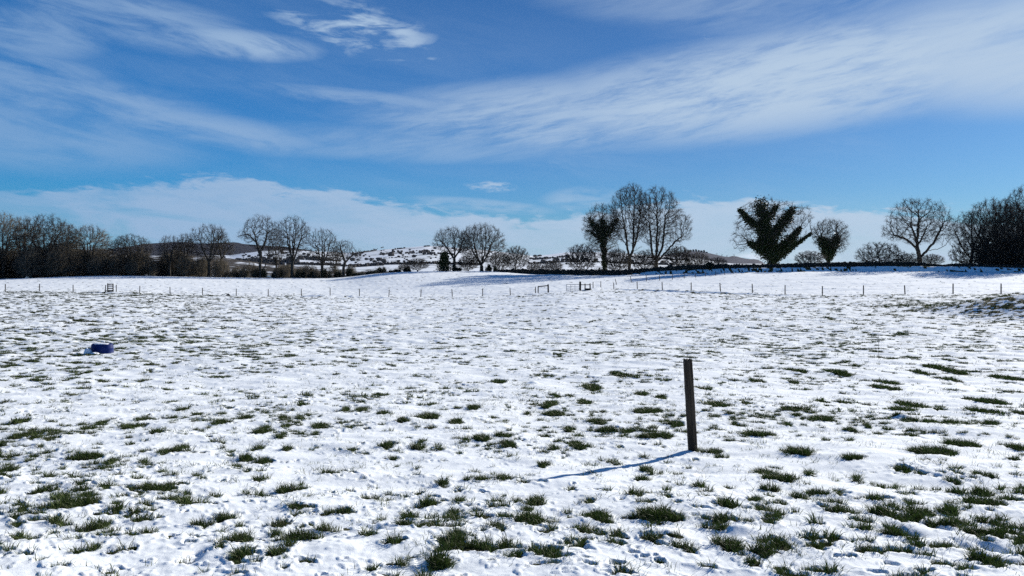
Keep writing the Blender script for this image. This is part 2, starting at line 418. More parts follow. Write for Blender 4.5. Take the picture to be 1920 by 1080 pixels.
hgt = t.m('ADD', t.m('MULTIPLY', fine, 0.7), t.m('MULTIPLY', grain, 0.22))
bmp = t.new('ShaderNodeBump'); bmp.inputs['Strength'].default_value = 0.32; bmp.inputs['Distance'].default_value = 0.012
t.l.new(hgt, bmp.inputs['Height']); t.l.new(bmp.outputs[0], bs.inputs['Normal'])
M_snow = flat_mat('snow', (0.80, 0.83, 0.87), (0.87, 0.89, 0.92), 20, 0.6, 0.4)
# grass
def grass_mat(name, a, b):
    m, t, bs = mat(name)
    oi = t.new('ShaderNodeObjectInfo')
    t.l.new(t.mix(oi.outputs['Random'], (*a, 1), (*b, 1)), bs.inputs['Base Color'])
    bs.inputs['Roughness'].default_value = 0.6
    bs.inputs['Specular IOR Level'].default_value = 0.2
    tr = t.new('ShaderNodeBsdfTranslucent'); tr.inputs['Color'].default_value = (0.05, 0.085, 0.012, 1)
    mx = t.new('ShaderNodeMixShader'); mx.inputs[0].default_value = 0.16
    o_ = m.node_tree.nodes['Material Output']
    t.l.new(bs.outputs[0], mx.inputs[1]); t.l.new(tr.outputs[0], mx.inputs[2]); t.l.new(mx.outputs[0], o_.inputs['Surface'])
    return m
M_grass = grass_mat('grass', (0.018, 0.032, 0.007), (0.085, 0.118, 0.028))
M_straw = grass_mat('dead_grass', (0.05, 0.05, 0.02), (0.10, 0.085, 0.04))
M_bark = flat_mat('bark', (0.020, 0.017, 0.014), (0.058, 0.050, 0.038), 1.5, 0.9, 0)
M_twig = flat_mat('twig', (0.020, 0.017, 0.014), (0.046, 0.038, 0.028), 0.6, 0.9, 0)
M_twig_lit = flat_mat('sunlit_twig', (0.058, 0.049, 0.035), (0.128, 0.108, 0.078), 0.4, 0.9, 0)  # brown twigs, lightened: sunlight on the left wood is in the colour
M_ivy = flat_mat('ivy_leaf', (0.008, 0.014, 0.004), (0.046, 0.066, 0.020), 2.2, 0.55, 0, (1, 1, 1), 0.15)  # lighter tone paints sunlit leaves among the dark ivy
M_evg = flat_mat('evergreen_leaf', (0.010, 0.016, 0.007), (0.026, 0.032, 0.014), 1.2, 0.8, 0)
M_wood = flat_mat('weathered_wood', (0.005, 0.004, 0.003), (0.070, 0.053, 0.037), 30, 0.85, 0.6, (1, 1, 0.05))
M_wood2 = flat_mat('fence_wood', (0.025, 0.021, 0.017), (0.065, 0.055, 0.042), 12, 0.85, 0, (1, 1, 0.1))
M_darkw = flat_mat('dark_wood', (0.010, 0.009, 0.008), (0.022, 0.018, 0.015), 12, 0.85, 0, (1, 1, 0.1))
M_metal, t, bs = mat('galvanised_metal')
bs.inputs['Base Color'].default_value = (0.22, 0.23, 0.24, 1); bs.inputs['Metallic'].default_value = 0.6; bs.inputs['Roughness'].default_value = 0.5
M_blue = flat_mat('blue_plastic', (0.0015, 0.010, 0.075), (0.003, 0.018, 0.12), 3, 0.6, 0, (1, 1, 1), 0.15)

# ------------------------------------------------------------------ object helpers
def mesh_obj(name, V, T, m, parent=None, smooth=False, quads=None, link=True):
    me = bpy.data.meshes.new(name)
    V = np.asarray(V, np.float32); T = np.asarray(T, np.int32)
    k = T.shape[1]
    me.vertices.add(len(V)); me.vertices.foreach_set('co', V.ravel())
    me.loops.add(T.size); me.loops.foreach_set('vertex_index', T.ravel())
    me.polygons.add(len(T)); me.polygons.foreach_set('loop_start', np.arange(0, T.size, k, dtype=np.int32))
    if smooth: me.polygons.foreach_set('use_smooth', np.ones(len(T), bool))
    me.update(calc_edges=True)
    me.materials.append(m)
    o = bpy.data.objects.new(name, me)
    if link: COL.objects.link(o)
    if parent: o.parent = parent
    return o
def bm_obj(name, bm, m, parent=None, smooth=False):
    me = bpy.data.meshes.new(name); bm.to_mesh(me); bm.free()
    if smooth:
        for p in me.polygons: p.use_smooth = True
    me.materials.append(m)
    o = bpy.data.objects.new(name, me); COL.objects.link(o)
    if parent: o.parent = parent
    return o
def tag(o, label=None, cat=None, group=None, kind=None):
    if label: o['label'] = label
    if cat: o['category'] = cat
    if group: o['group'] = group
    if kind: o['kind'] = kind
    return o
def empty(name, loc, label, cat, group=None, rz=0.0):
    o = bpy.data.objects.new(name, None); COL.objects.link(o)
    o.location = loc; o.rotation_euler = (0, 0, rz); o.empty_display_size = 0.3
    return tag(o, label, cat, group)

# ------------------------------------------------------------------ ground mesh: one sheet, finer near the eye and ahead
a_mid = np.linspace(-0.665, 0.665, 800)
a_l = -np.geomspace(0.70, math.pi, 26)[::-1]
angs = np.concatenate([a_l, a_mid, -a_l[::-1][:-1]]); 
rads = np.concatenate([np.geomspace(1.0, 3.3, 12)[:-1], np.geomspace(3.3, 118, 800)[:-1], np.geomspace(118, 200, 110)[:-1], np.geomspace(200, 900, 14)])
NA, NR = len(angs), len(rads)
A, R = np.meshgrid(angs, rads)
X = (np.sin(A) * R).ravel(); Y = (np.cos(A) * R).ravel()
Z, Bn = height(X, Y, True)
behind = np.abs(A.ravel()) > 0.75
idx = np.arange(NA * NR).reshape(NR, NA)
nxt = np.roll(idx, -1, axis=1)
Q = np.stack([idx[:-1], nxt[:-1], nxt[1:], idx[1:]], -1).reshape(-1, 4)[:, ::-1]
V = np.stack([X, Y, Z], -1)
c = len(V); V = np.vstack([V, [[0, 0, 0.05]]])
ground = mesh_obj('ground', V, Q, M_ground, smooth=True)
# close the small disc under the eye
me = ground.data
at_ = me.attributes.new('bare', 'FLOAT', 'POINT')
bv = np.append(sst(Bn, -0.30, 0.30), 0).astype(np.float32)
at_.data.foreach_set('value', bv)
tag(ground, 'snow covered pasture with grass showing through', kind='structure')
capb = bmesh.new()
ring = [capb.verts.new(V[i] + np.array([0, 0, -0.004])) for i in idx[1]]
capb.faces.new(ring[::-1])
cap = bm_obj('ground', capb, M_snow); cap.name = 'ground_underfoot'; tag(cap, 'snow under the viewpoint', kind='structure')

# ------------------------------------------------------------------ far hills
def ridge(name, sky, Y0, Y1, base_row, m, p=0.8, rough=1.0, lump=0.0, seed=5, back=400, nx=460, ny=46):
    pxs = np.linspace(-900, 2800, nx)
    ts = np.concatenate([np.linspace(0, 1, ny), [1.05, 1.2, 1.6]])
    PX, TT = np.meshgrid(pxs, ts)
    skyr = kn(PX, sky)
    Yd = Y0 + (Y1 - Y0) * TT
    tt = np.clip(TT, 0, 1)
    row = base_row + (skyr - base_row) * tt ** p
    z = EYE + (HY - row) * Yd / F
    z = z - np.maximum(TT - 1, 0) * 60
    Xw = (PX - CX) / F * Yd
    z = z + fbm(Xw / 190, Yd / 260, 4, seed) * 5.0 * rough * tt * (Y1 / 2600)
    z = z + np.abs(fbm(Xw / 16, Yd / 30, 2, seed + 3)) * lump * (tt > 0.12)
    V = np.stack([Xw.ravel(), Yd.ravel(), z.ravel()], -1)
    n2, n1 = PX.shape
    ix = np.arange(n1 * n2).reshape(n2, n1)
    Q = np.stack([ix[:-1, :-1], ix[:-1, 1:], ix[1:, 1:], ix[1:, :-1]], -1).reshape(-1, 4)
    o = mesh_obj(name, V, Q, m, smooth=True)
    def at_row(px, t_):
        """place on the hill at image column px and fraction t_ of the climb"""
        Yv = Y0 + (Y1 - Y0) * t_
        r = base_row + (np.interp(px, [s[0] for s in sky], [s[1] for s in sky]) - base_row) * t_ ** p
        x = (px - CX) / F * Yv
        zz = EYE + (HY - r) * Yv / F + float(fbm(np.array([x / 190]), np.array([Yv / 260]), 4, seed)[0]) * 5.0 * rough * t_ * (Y1 / 2600)
        return x, Yv, zz
    return o, at_row
M_hill, t, bs = mat('snowy_fields')
geo = t.new('ShaderNodeNewGeometry')
mp = t.new('ShaderNodeMapping'); mp.inputs['Scale'].default_value = (1, 0.5, 0.0); t.l.new(geo.outputs['Position'], mp.inputs[0])
wn = t.noise(mp.outputs[0], 0.012, 2.0)
wv = t.new('ShaderNodeVectorMath', operation='ADD'); t.l.new(mp.outputs[0], wv.inputs[0])
t.l.new(t.xyz(t.m('MULTIPLY', wn, 60.0), t.m('MULTIPLY', wn, -50.0), 0.0), wv.inputs[1])
vor = t.new('ShaderNodeTexVoronoi', feature='DISTANCE_TO_EDGE'); vor.inputs['Scale'].default_value = 0.0085
t.l.new(wv.outputs[0], vor.inputs['Vector'])
hn = t.noise(mp.outputs[0], 0.09, 3.0)
hedge_m = t.m('MULTIPLY', t.sstep(vor.outputs['Distance'], 0.022, 0.012), t.sstep(hn, 0.38, 0.5))
vc = t.new('ShaderNodeTexVoronoi'); vc.inputs['Scale'].default_value = 0.0085; t.l.new(wv.outputs[0], vc.inputs['Vector'])
scrub = t.m('MULTIPLY', t.sstep(t.noise(mp.outputs[0], 0.05, 4.0, 0.7), 0.64, 0.72), 0.7)
dark = t.m('MAXIMUM', hedge_m, scrub)
sc = t.mix(t.sstep(vc.outputs['Distance'], 0.1, 0.9), (0.80, 0.83, 0.87, 1), (0.70, 0.74, 0.76, 1))
t.l.new(t.mix(dark, sc, (0.045, 0.045, 0.04, 1)), bs.inputs['Base Color'])
bs.inputs['Roughness'].default_value = 0.8; bs.inputs['Specular IOR Level'].default_value = 0.1
def wood_mat(name, a, b, snow):
    m, t, bs = mat(name)
    geo = t.new('ShaderNodeNewGeometry')
    n = t.noise(geo.outputs['Position'], 0.06, 4.0, 0.7)
    n2 = t.noise(geo.outputs['Position'], 0.016, 3.0, 0.6)
    c = t.mix(n, (*a, 1), (*b, 1))
    c = t.mix(t.m('MULTIPLY', t.sstep(n2, 0.53, 0.57), snow), c, (0.6, 0.63, 0.68, 1))
    t.l.new(c, bs.inputs['Base Color']); bs.inputs['Roughness'].default_value = 0.95; bs.inputs['Specular IOR Level'].default_value = 0.05
    return m
M_wooded = wood_mat('bare_woodland', (0.008, 0.009, 0.018), (0.028, 0.028, 0.042), 0.0)  # navy cast of distant haze mixed into the woodland colours
M_hazy_ridge = wood_mat('haze_tinted_ridge', (0.018, 0.022, 0.046), (0.034, 0.042, 0.078), 0.0)  # blue of distance haze and slope shade put into the colour
M_vale = wood_mat('wooded_vale', (0.035, 0.030, 0.026), (0.06, 0.052, 0.045), 1.0)

o, hill_at = ridge('snowy_hill', [(-900, 470), (200, 480), (430, 479), (455, 475), (490, 470.5), (560, 469.5), (620, 472), (645, 476), (680, 471.5), (720, 467), (760, 464.5), (800, 461), (840, 463), (880, 466), (940, 472), (1000, 479), (1030, 477), (1060, 473), (1110, 472.5), (1200, 477), (1290, 482), (1340, 490), (1400, 496), (1600, 500), (2800, 502)], 420, 2300, 514, M_hill, 0.75, 1.0, seed=5)
tag(o, 'snow covered hill with dark field hedges', kind='structure')
o, wood_at = ridge('wooded_hill', [(-900, 470), (100, 470), (200, 468), (240, 462), (275, 457.5), (320, 454), (350, 453.5), (372, 456), (400, 456.5), (430, 455), (452, 456.5), (480, 459), (510, 461), (540, 464), (580, 471), (640, 482), (700, 500), (2800, 505)], 2500, 3300, 505, M_wooded, 0.8, 0.6, 6.0, seed=15)
tag(o, 'dark wooded hill on the left skyline', kind='structure')
o, heath_at = ridge('moorland_ridge', [(-900, 506), (1180, 500), (1230, 482), (1270, 474), (1300, 471.5), (1318, 473), (1340, 477.5), (1362, 482.5), (1376, 480.5), (1400, 486), (1420, 487), (1431, 492), (1436, 499), (1500, 503), (2800, 506)], 1900, 2700, 505, M_hazy_ridge, 0.8, 0.3, 4.0, seed=25)
tag(o, 'blue violet moorland ridge on the right skyline', kind='structure')
o, vale_at = ridge('wooded_vale', [(-900, 478), (100, 478), (260, 480), (400, 480), (450, 488), (520, 497), (640, 502), (700, 504), (2800, 510)], 330, 900, 516, M_vale, 0.7, 0.5, 2.0, seed=35)
tag(o, 'low wooded ground with snowy clearings behind the left trees', kind='structure')
o, _ = ridge('snow_field', [(-900, 510), (1180, 505), (1260, 497), (1360, 494.3), (1440, 494.5), (1560, 497), (2800, 500)], 300, 1200, 516, M_hill, 0.8, 0.1, seed=45)
tag(o, 'white field below the moorland ridge', kind='structure')

# ------------------------------------------------------------------ wood geometry builders
def frame_of(d):
    d = d / np.maximum(np.linalg.norm(d, axis=1, keepdims=True), 1e-9)
    up = np.where(np.abs(d[:, 2:3]) > 0.9, np.array([[1.0, 0, 0]]), np.array([[0, 0, 1.0]]))
    u = np.cross(d, up); u /= np.linalg.norm(u, axis=1, keepdims=True)
    return d, u, np.cross(d, u)
def prisms(P0, P1, r0, r1, n):
    d, u, v = frame_of(P1 - P0)
    th = np.arange(n) * 2 * np.pi / n
    c, s = np.cos(th), np.sin(th)
    ring = c[None, :, None] * u[:, None, :] + s[None, :, None] * v[:, None, :]
    A = P0[:, None, :] + ring * r0[:, None, None]
    B = P1[:, None, :] + ring * r1[:, None, None]
    V = np.concatenate([A, B], 1)
    k = len(P0); off = (np.arange(k) * 2 * n)[:, None, None]
    i = np.arange(n); j = (i + 1) % n
    T = np.concatenate([np.stack([i, j, n + j], -1), np.stack([i, n + j, n + i], -1)], 0)[None]
    return V.reshape(-1, 3), (T + off).reshape(-1, 3)
def spikes(P0, P1, r0):
    d, u, v = frame_of(P1 - P0)
    th = np.arange(3) * 2 * np.pi / 3
    ring = np.cos(th)[None, :, None] * u[:, None, :] + np.sin(th)[None, :, None] * v[:, None, :]
    A = P0[:, None, :] + ring * r0[:, None, None]
    V = np.concatenate([A, P1[:, None, :]], 1)
    T = np.array([[0, 1, 3], [1, 2, 3], [2, 0, 3]])[None] + (np.arange(len(P0)) * 4)[:, None, None]
    return V.reshape(-1, 3), T.reshape(-1, 3)
def join(parts):
    Vs, Ts, o = [], [], 0
    for V, T in parts:
        if len(V) == 0: continue
        Vs.append(V); Ts.append(T + o); o += len(V)
    return np.vstack(Vs), np.vstack(Ts)
def leaves(P, size, r):
    n = len(P)
    d = r.normal(size=(n, 3)); d /= np.linalg.norm(d, axis=1, keepdims=True)
    _, u, v = frame_of(d)
    s = size * r.uniform(0.6, 1.3, (n, 1))
    V = np.stack([P - u * s, P + v * s * 0.6 + d * s * 0.15, P + u * s, P - v * s * 0.6 + d * s * 0.15], 1)
    T = np.array([[0, 1, 2], [0, 2, 3]])[None] + (np.arange(n) * 4)[:, None, None]
    return V.reshape(-1, 3), T.reshape(-1, 3)
def ell(cx, cy, cz, rx, ry, rz, n, r, shell=0.28):
    d = r.normal(size=(n, 3)); d /= np.linalg.norm(d, axis=1, keepdims=True)
    rad = r.uniform(0, 1, (n, 1)) ** shell
    return np.array([cx, cy, cz]) + d * rad * np.array([rx, ry, rz])

def grow(seed, limbs, crowns, n_attr=900, step=0.42, kill=0.75, influence=6.0, up=0.2, trunk_r=0.35, twig_len=0.9, twigs=3, tip=0.018, lat=0.8):
    """limbs: polylines (first is the trunk, others start near it); crowns: ellipsoids. returns trunk and crown geometry"""
    if n_attr > 400:
        n_attr = int(n_attr * 1.75); kill *= .8; step *= .9
    twigs += 1
    r = np.random.default_rng(seed)
    nodes = []; par = []
    def add(p, q): nodes.append(np.array(p, float)); par.append(q); return len(nodes) - 1
    for li, line in enumerate(limbs):
        line = np.array(line, float)
        if li == 0: last = add(line[0], -1)
        else:
            d = [np.linalg.norm(q - line[0]) for q in nodes]; last = int(np.argmin(d))
            line = np.vstack([nodes[last], line])
        for a, b in zip(line[:-1], line[1:]):
            L = np.linalg.norm(b - a); k = max(1, int(L / step))
            for i in range(1, k + 1):
                p = a + (b - a) * i / k + r.normal(size=3) * 0.05 * (0.3 if li == 0 else 1)
                last = add(p, last)
    att = np.vstack([ell(*c[:6], int(n_attr * c[6]), r, c[7] if len(c) > 7 else 0.28) for c in crowns])
    zmin = min(c[2] - c[5] for c in crowns)
    alive = list(map(Vector, att[att[:, 2] > 0.5]))
    used = {}
    for it in range(110):
        if not alive: break
        kd = kdtree.KDTree(len(nodes))
        for i, p in enumerate(nodes): kd.insert(p, i)
        kd.balance()
        acc = {}; keep = []
        for a in alive:
            co, i, d = kd.find(a)
            if d < kill: continue
            keep.append(a)
            if d > influence and it > 25: continue
            v = (a - co).normalized()
            if i in acc: acc[i] = (acc[i][0] + v, acc[i][1] + 1)
            else: acc[i] = (v, 1)
        alive = keep
        grown = 0
        for i, (v, k) in acc.items():
            v = v / k; v.z += up
            rv = r.normal(size=3) * 0.22
            v = Vector((v.x + rv[0], v.y + rv[1], v.z + rv[2]))
            if v.length < 0.05: continue
            v.normalize()
            if used.get(i, 0) >= 3: continue
            used[i] = used.get(i, 0) + 1
            add(nodes[i] + np.array(v) * step, i); grown += 1
        if grown == 0: break
    N = np.array(nodes); par = np.array(par); n = len(N)
    w_ = np.zeros(n); ex = 2.4; trunk_r *= 1.15
    for i in range(n - 1, 0, -1):
        if w_[i] == 0: w_[i] = 1.0
        w_[par[i]] += w_[i]
    rad = tip * w_ ** (1 / ex)
    R0 = rad[0]
    k = (trunk_r - tip) / max(R0 - tip, 1e-6)
    rad = tip + (rad - tip) * k
    e = np.arange(1, n)
    P0, P1 = N[par[e]], N[e]
    r0, r1 = np.minimum(rad[par[e]], rad[e] * 1.35), rad[e]
    flare = 1 + 0.5 * np.exp(-P0[:, 2] / 0.8)
    r0 = r0 * flare
    big = r1 > 0.085
    small = ~big
    dirs = P1 - P0; dirs /= np.maximum(np.linalg.norm(dirs, axis=1, keepdims=True), 1e-6)
    trunk = [prisms(P0[big], P1[big] + dirs[big] * 0.05, r0[big], r1[big], 7)]
    crown = [prisms(P0[small], P1[small], r0[small], r1[small], 3)]
    # twigs
    sel = e[rad[e] < 0.045]
    rep = np.repeat(sel, twigs)
    base = N[rep] + (N[par[rep]] - N[rep]) * r.uniform(0, 1, (len(rep), 1))
    dd = N[rep] - N[par[rep]]; dd /= np.maximum(np.linalg.norm(dd, axis=1, keepdims=True), 1e-6)
    dr = dd * 1.0 + r.normal(size=dd.shape) * lat * 0.6 + np.array([0, 0, 0.25])
    dr /= np.linalg.norm(dr, axis=1, keepdims=True)
    L = twig_len * r.uniform(0.45, 1.25, (len(rep), 1))
    tipP = base + dr * L
    crown.append(spikes(base, tipP, np.full(len(rep), tip * 0.95)))
    b2 = base + dr * L * r.uniform(0.35, 0.8, (len(rep), 1))
    d2 = dr + r.normal(size=dr.shape) * 0.55; d2 /= np.linalg.norm(d2, axis=1, keepdims=True)
    crown.append(spikes(b2, b2 + d2 * L * 0.6, np.full(len(rep), tip * 0.8)))
    return join(trunk), join(crown), N, rad

def tube_pts(line, radii, n, r, jitter=0.18):
    """random points round a limb, for ivy"""
    line = np.array(line, float); seg = np.linalg.norm(np.diff(line, axis=0), axis=1); cum = np.concatenate([[0], np.cumsum(seg)])
    s = r.uniform(0, cum[-1], n)
    P = np.stack([np.interp(s, cum, line[:, i]) for i in range(3)], -1)
    R_ = np.interp(s, cum, radii)
    d = r.normal(size=(n, 3)); d /= np.linalg.norm(d, axis=1, keepdims=True)
    lump = 1 + 0.22 * np.sin(P[:, 2] * 2.1 + P[:, 0] * 1.7) + 0.2 * np.sin(P[:, 2] * 5.3 - P[:, 0] * 3.9 + P[:, 1] * 2) + r.normal(size=n) * jitter
    return P + d * (R_ * lump * r.uniform(0.25, 1, n) ** 0.4)[:, None]

def make_tree(name, pos, label, cat, T, C, mats=(M_bark, M_twig), group=None, ivy=None, scale=(1, 1, 1), rz=0.0, ivy_mat=None):
    root = empty(name, pos, label, cat, group, rz)
    root.scale = scale
    mesh_obj('trunk', *T, mats[0], root)
    mesh_obj('crown', *C, mats[1], root)
    if ivy is not None: mesh_obj('ivy', *ivy, ivy_mat or M_ivy, root)
    return root
def copy_tree(src, pos, label, scale, rz, group=None, mats=None):
    c = src.copy(); COL.objects.link(c); c.location = pos; c.scale = scale; c.rotation_euler = (0, 0, rz); c['label'] = label
    if group: c['group'] = group
    for ch in src.children:
        d = ch.copy(); COL.objects.link(d); d.parent = c
        if mats:
            d.material_slots[0].link = 'OBJECT'; d.material_slots[0].material = mats
    return c

def spot(px, extra=5.0):
    Yc = float(kn(px, CREST_Y)); y = Yc + extra; x = (px - CX) / F * y
    return x, y, float(land(np.array([x]), np.array([y]))[0]) + 0.03
def top_h(y, z, row):
    return EYE + (HY - row) * y / F - z

# ------------------------------------------------------------------ tree prototypes (built on the first tree that uses them)
def broad(seed, H, W, clear=0.22, n=950, trunk_r=0.34, forks=4, spread=0.5, D=None, tw=3, lean=0.0, shell=0.28, kill=0.75):
    """a broad round-headed winter tree H m tall and W m wide"""
    r = np.random.default_rng(seed)
    D = D or W * 0.85
    base = H * clear
    limbs = [[(0, 0, -0.6), (lean * .3, 0, base * 0.5), (lean, 0.05, base)]]
    for k in range(forks):
        a = 2 * np.pi * (k + r.uniform(0, .5)) / forks
        s1 = W * spread * 0.28 * r.uniform(0.6, 1.1)
        limbs.append([(lean, 0, base * r.uniform(0.75, 1.0)), (lean + math.cos(a) * s1, math.sin(a) * s1 * D / W, base + H * 0.16), (lean * 1.2 + math.cos(a) * s1 * 1.7, math.sin(a) * s1 * 1.7 * D / W, base + H * 0.36)])
    cz = (H * 1.0 + base * 0.85) / 2; rz = (H - base * 0.85) / 2
    crowns = [(lean, 0, cz, W / 2, D / 2, rz, 0.75, shell)]
    for k in range(4):
        a = r.uniform(0, 6.28); q = r.uniform(0.35, 0.6)
        crowns.append((lean + math.cos(a) * W * q * 0.6, math.sin(a) * D * q * 0.6, cz + r.uniform(-.3, .45) * rz, W * 0.22, D * 0.22, rz * 0.4, 0.09, 0.4))
    return grow(seed, limbs, crowns, n, kill=kill, trunk_r=trunk_r, twigs=tw)

trees = {}
def plant(key, name, px, extra, top, width_px, label, cat='tree', proto=None, builder=None, group=None, rz=0.0, mats=(M_bark, M_twig), flip=1, override=None):
    x, y, z = spot(px, extra)
    Hh = top_h(y, z, top); Wm = width_px * y / F
    if builder is not None:
        T, C, N_, r_ = builder(Hh, Wm)
        o = make_tree(name, (x, y, z), label, cat, T, C, mats, group)
        trees[key] = (o, Hh, Wm)
    else:
        src, h0, w0 = trees[proto]
        o = copy_tree(src, (x, y, z), label, (Wm / w0 * flip, Wm / w0, Hh / h0), rz, group, override)
    return o

G_L = 'bare trees of the left wood'
G_M = 'tall bare trees in a row left of centre'
plant('t7', 'bare_tree', 488, 5, 404, 84, 'tall bare tree with a long low limb reaching left', builder=lambda h, w_: grow(11, [[(0, 0, -.6), (0, 0, 4), (0.3, 0, 7)], [(-.1, 0, 5.5), (-1.2, .3, 9), (-1.6, .3, 11)], [(0, 0, 6), (1.2, .4, 9), (1.8, -.4, 11)], [(-1.2, .2, 8.6), (-3, 0, 10.4), (-5, 0, 10)], [(.5, 0, 1.5), (1.6, 0, 4), (2.1, 0, 7.5)]], [(0.2, 0, h * .72, w_ * .43, w_ * .4, h * .29, .8), (-w_ * .42, 0, h * .68, w_ * .12, 1.2, 1.4, .08), (2, 0, h * .5, 1.5, 1.5, 3, .12)], 850, trunk_r=.3, twigs=3), group=G_M)
plant('t8', 'bare_tree', 548, 6, 403, 66, 'tallest upright bare tree with dense round head, in the middle of the left row', builder=lambda h, w_: broad(12, h, w_, .30, 900, .34, 5, .5), group=G_M)
plant('t9', 'bare_tree', 604, 6, 427, 62, 'bare tree with open right side, third of the tall left row', builder=lambda h, w_: broad(13, h, w_, .25, 800, .3, 4, .45), group=G_M)
plant('t10', 'bare_tree', 645, 4, 447, 62, 'leaning bare tree with ivy low down, at the right end of the left row', builder=lambda h, w_: grow(14, [[(0, 0, -.6), (-.1, 0, 2), (.3, 0, 4)], [(.3, 0, 3.6), (1.6, .2, 5), (3.6, 0, 6.2)], [(.2, 0, 3.8), (-.6, .2, 6), (-.9, 0, 7.5)]], [(-.2, 0, h * .68, w_ * .34, w_ * .33, h * .3, .8), (3.3, 0, h * .58, 1.3, 1.2, 1.6, .2)], 620, trunk_r=.3), group=G_M)
plant('t6', 'bare_tree', 392, 6, 419, 80, 'open bare tree standing on its own above the brown thicket', builder=lambda h, w_: broad(15, h, w_, .32, 800, .3, 4, .55), group=G_L)
plant('t2', 'bare_tree', 84, 8, 402, 108, 'big domed bare tree, second from the left edge', builder=lambda h, w_: broad(16, h, w_, .3, 1200, .38, 5, .5, tw=4), group=G_L, mats=(M_bark, M_twig))
plant('t3', 'bare_tree', 168, 9, 421, 82, 'round headed bare tree with sky between its stems, third from the left edge', builder=lambda h, w_: broad(17, h, w_, .3, 1000, .3, 6, .4, tw=4), group=G_L, mats=(M_bark, M_twig_lit))
plant(0, 'bare_tree', 245, 7, 439, 96, 'low spreading bare tree, fourth domed tree from the left', proto='t2', rz=2.1, group=G_L)
plant(0, 'bare_tree', 6, 9, 398, 90, 'bare tree cut off by the left edge of the view', proto='t3', rz=1.1, group=G_L)
plant(0, 'bare_tree', 42, 14, 404, 70, 'bare tree between the edge tree and the big domed tree', proto='t8', rz=.4, group=G_L, override=M_twig_lit)
plant(0, 'bare_tree', 122, 15, 416, 66, 'bare tree half hidden behind the right side of the big domed tree', proto='t9', rz=1.4, group=G_L, override=M_twig_lit)
plant(0, 'bare_tree', 318, 6, 440, 52, 'small bare tree leaning left before the wooded hill', proto='t9', rz=2.4, group=G_L)
plant(0, 'bare_tree', 347, 8, 436, 46, 'small bare tree with tufted top, close right of the leaning one', proto='t8', rz=2.0, group=G_L)
plant(0, 'bare_tree', 414, 9, 428, 44, 'slim bare tree touching the right side of the open one', proto='t10', rz=.3, group=G_L)
plant(0, 'bare_tree', 518, 10, 424, 34, 'thin bare tree squeezed between the two tallest trees', proto='t9', rz=3.2, group=G_M)
plant(0, 'bare_tree', 628, 9, 462, 30, 'short slim bare tree between the last two of the left row', proto='t8', rz=1.2, group=G_M)

G_C = 'bare trees of the middle clump'
plant('c1', 'bare_tree', 852, 5, 425, 84, 'bare tree with flat left limb, left tree of the middle clump', builder=lambda h, w_: grow(21, [[(0, 0, -.6), (0, 0, 2.5), (-.1, 0, 4)], [(0, 0, 3), (-1.6, 0, 5.5), (-2.8, 0, 7)], [(0, 0, 3.4), (.2, .3, 6.5), (.1, .2, 8)], [(0, 0, 3.2), (1.5, 0, 5.6), (1.9, 0, 7.4)]], [(-.3, 0, h * .68, w_ * .46, w_ * .42, h * .32, .9), (-w_ * .42, 0, h * .6, 1.2, 1.2, 1.2, .1)], 950, trunk_r=.3), group=G_C)
plant('c2', 'bare_tree', 903, 7, 418, 96, 'widest bare tree with a dense round dome, in the middle clump', builder=lambda h, w_: broad(22, h, w_, .16, 1350, .36, 7, .5, tw=4), group=G_C)
plant('c3', 'bare_shrub', 967, 5, 461, 54, 'fan shaped bare thorn bush at the right end of the middle clump', 'shrub', builder=lambda h, w_: grow(23, [[(0, 0, -.4), (0, 0, .5)], [(0, 0, .2), (-1, 0, 2.2)], [(0, 0, .2), (1, 0, 2.2)], [(0, 0, .3), (0, .8, 2.4)], [(0, 0, .2), (-.4, -.6, 2.4)], [(0, 0, .2), (1.6, -.2, 1.6)]], [(0, 0, h * .55, w_ * .5, w_ * .45, h * .46, 1, .42)], 700, step=.3, kill=.5, trunk_r=.13, twig_len=.6, twigs=5))
plant(0, 'bare_shrub', 783, 4, 484, 50, 'low bare thorn bush left of the dark ivy column', 'shrub', proto='c3', rz=1.0)
plant(0, 'bare_shrub', 938, 9, 472, 44, 'bare bush filling the foot of the widest clump tree', 'shrub', proto='c3', rz=2.6)
plant(0, 'bare_shrub', 878, 8, 478, 44, 'bare bush between the two trunks of the middle clump', 'shrub', proto='c3', rz=4.0)
plant(0, 'bare_shrub', 757, 6, 494, 26, 'tiny bare bush at the field edge before the snowy hill', 'shrub', proto='c3', rz=5.0)

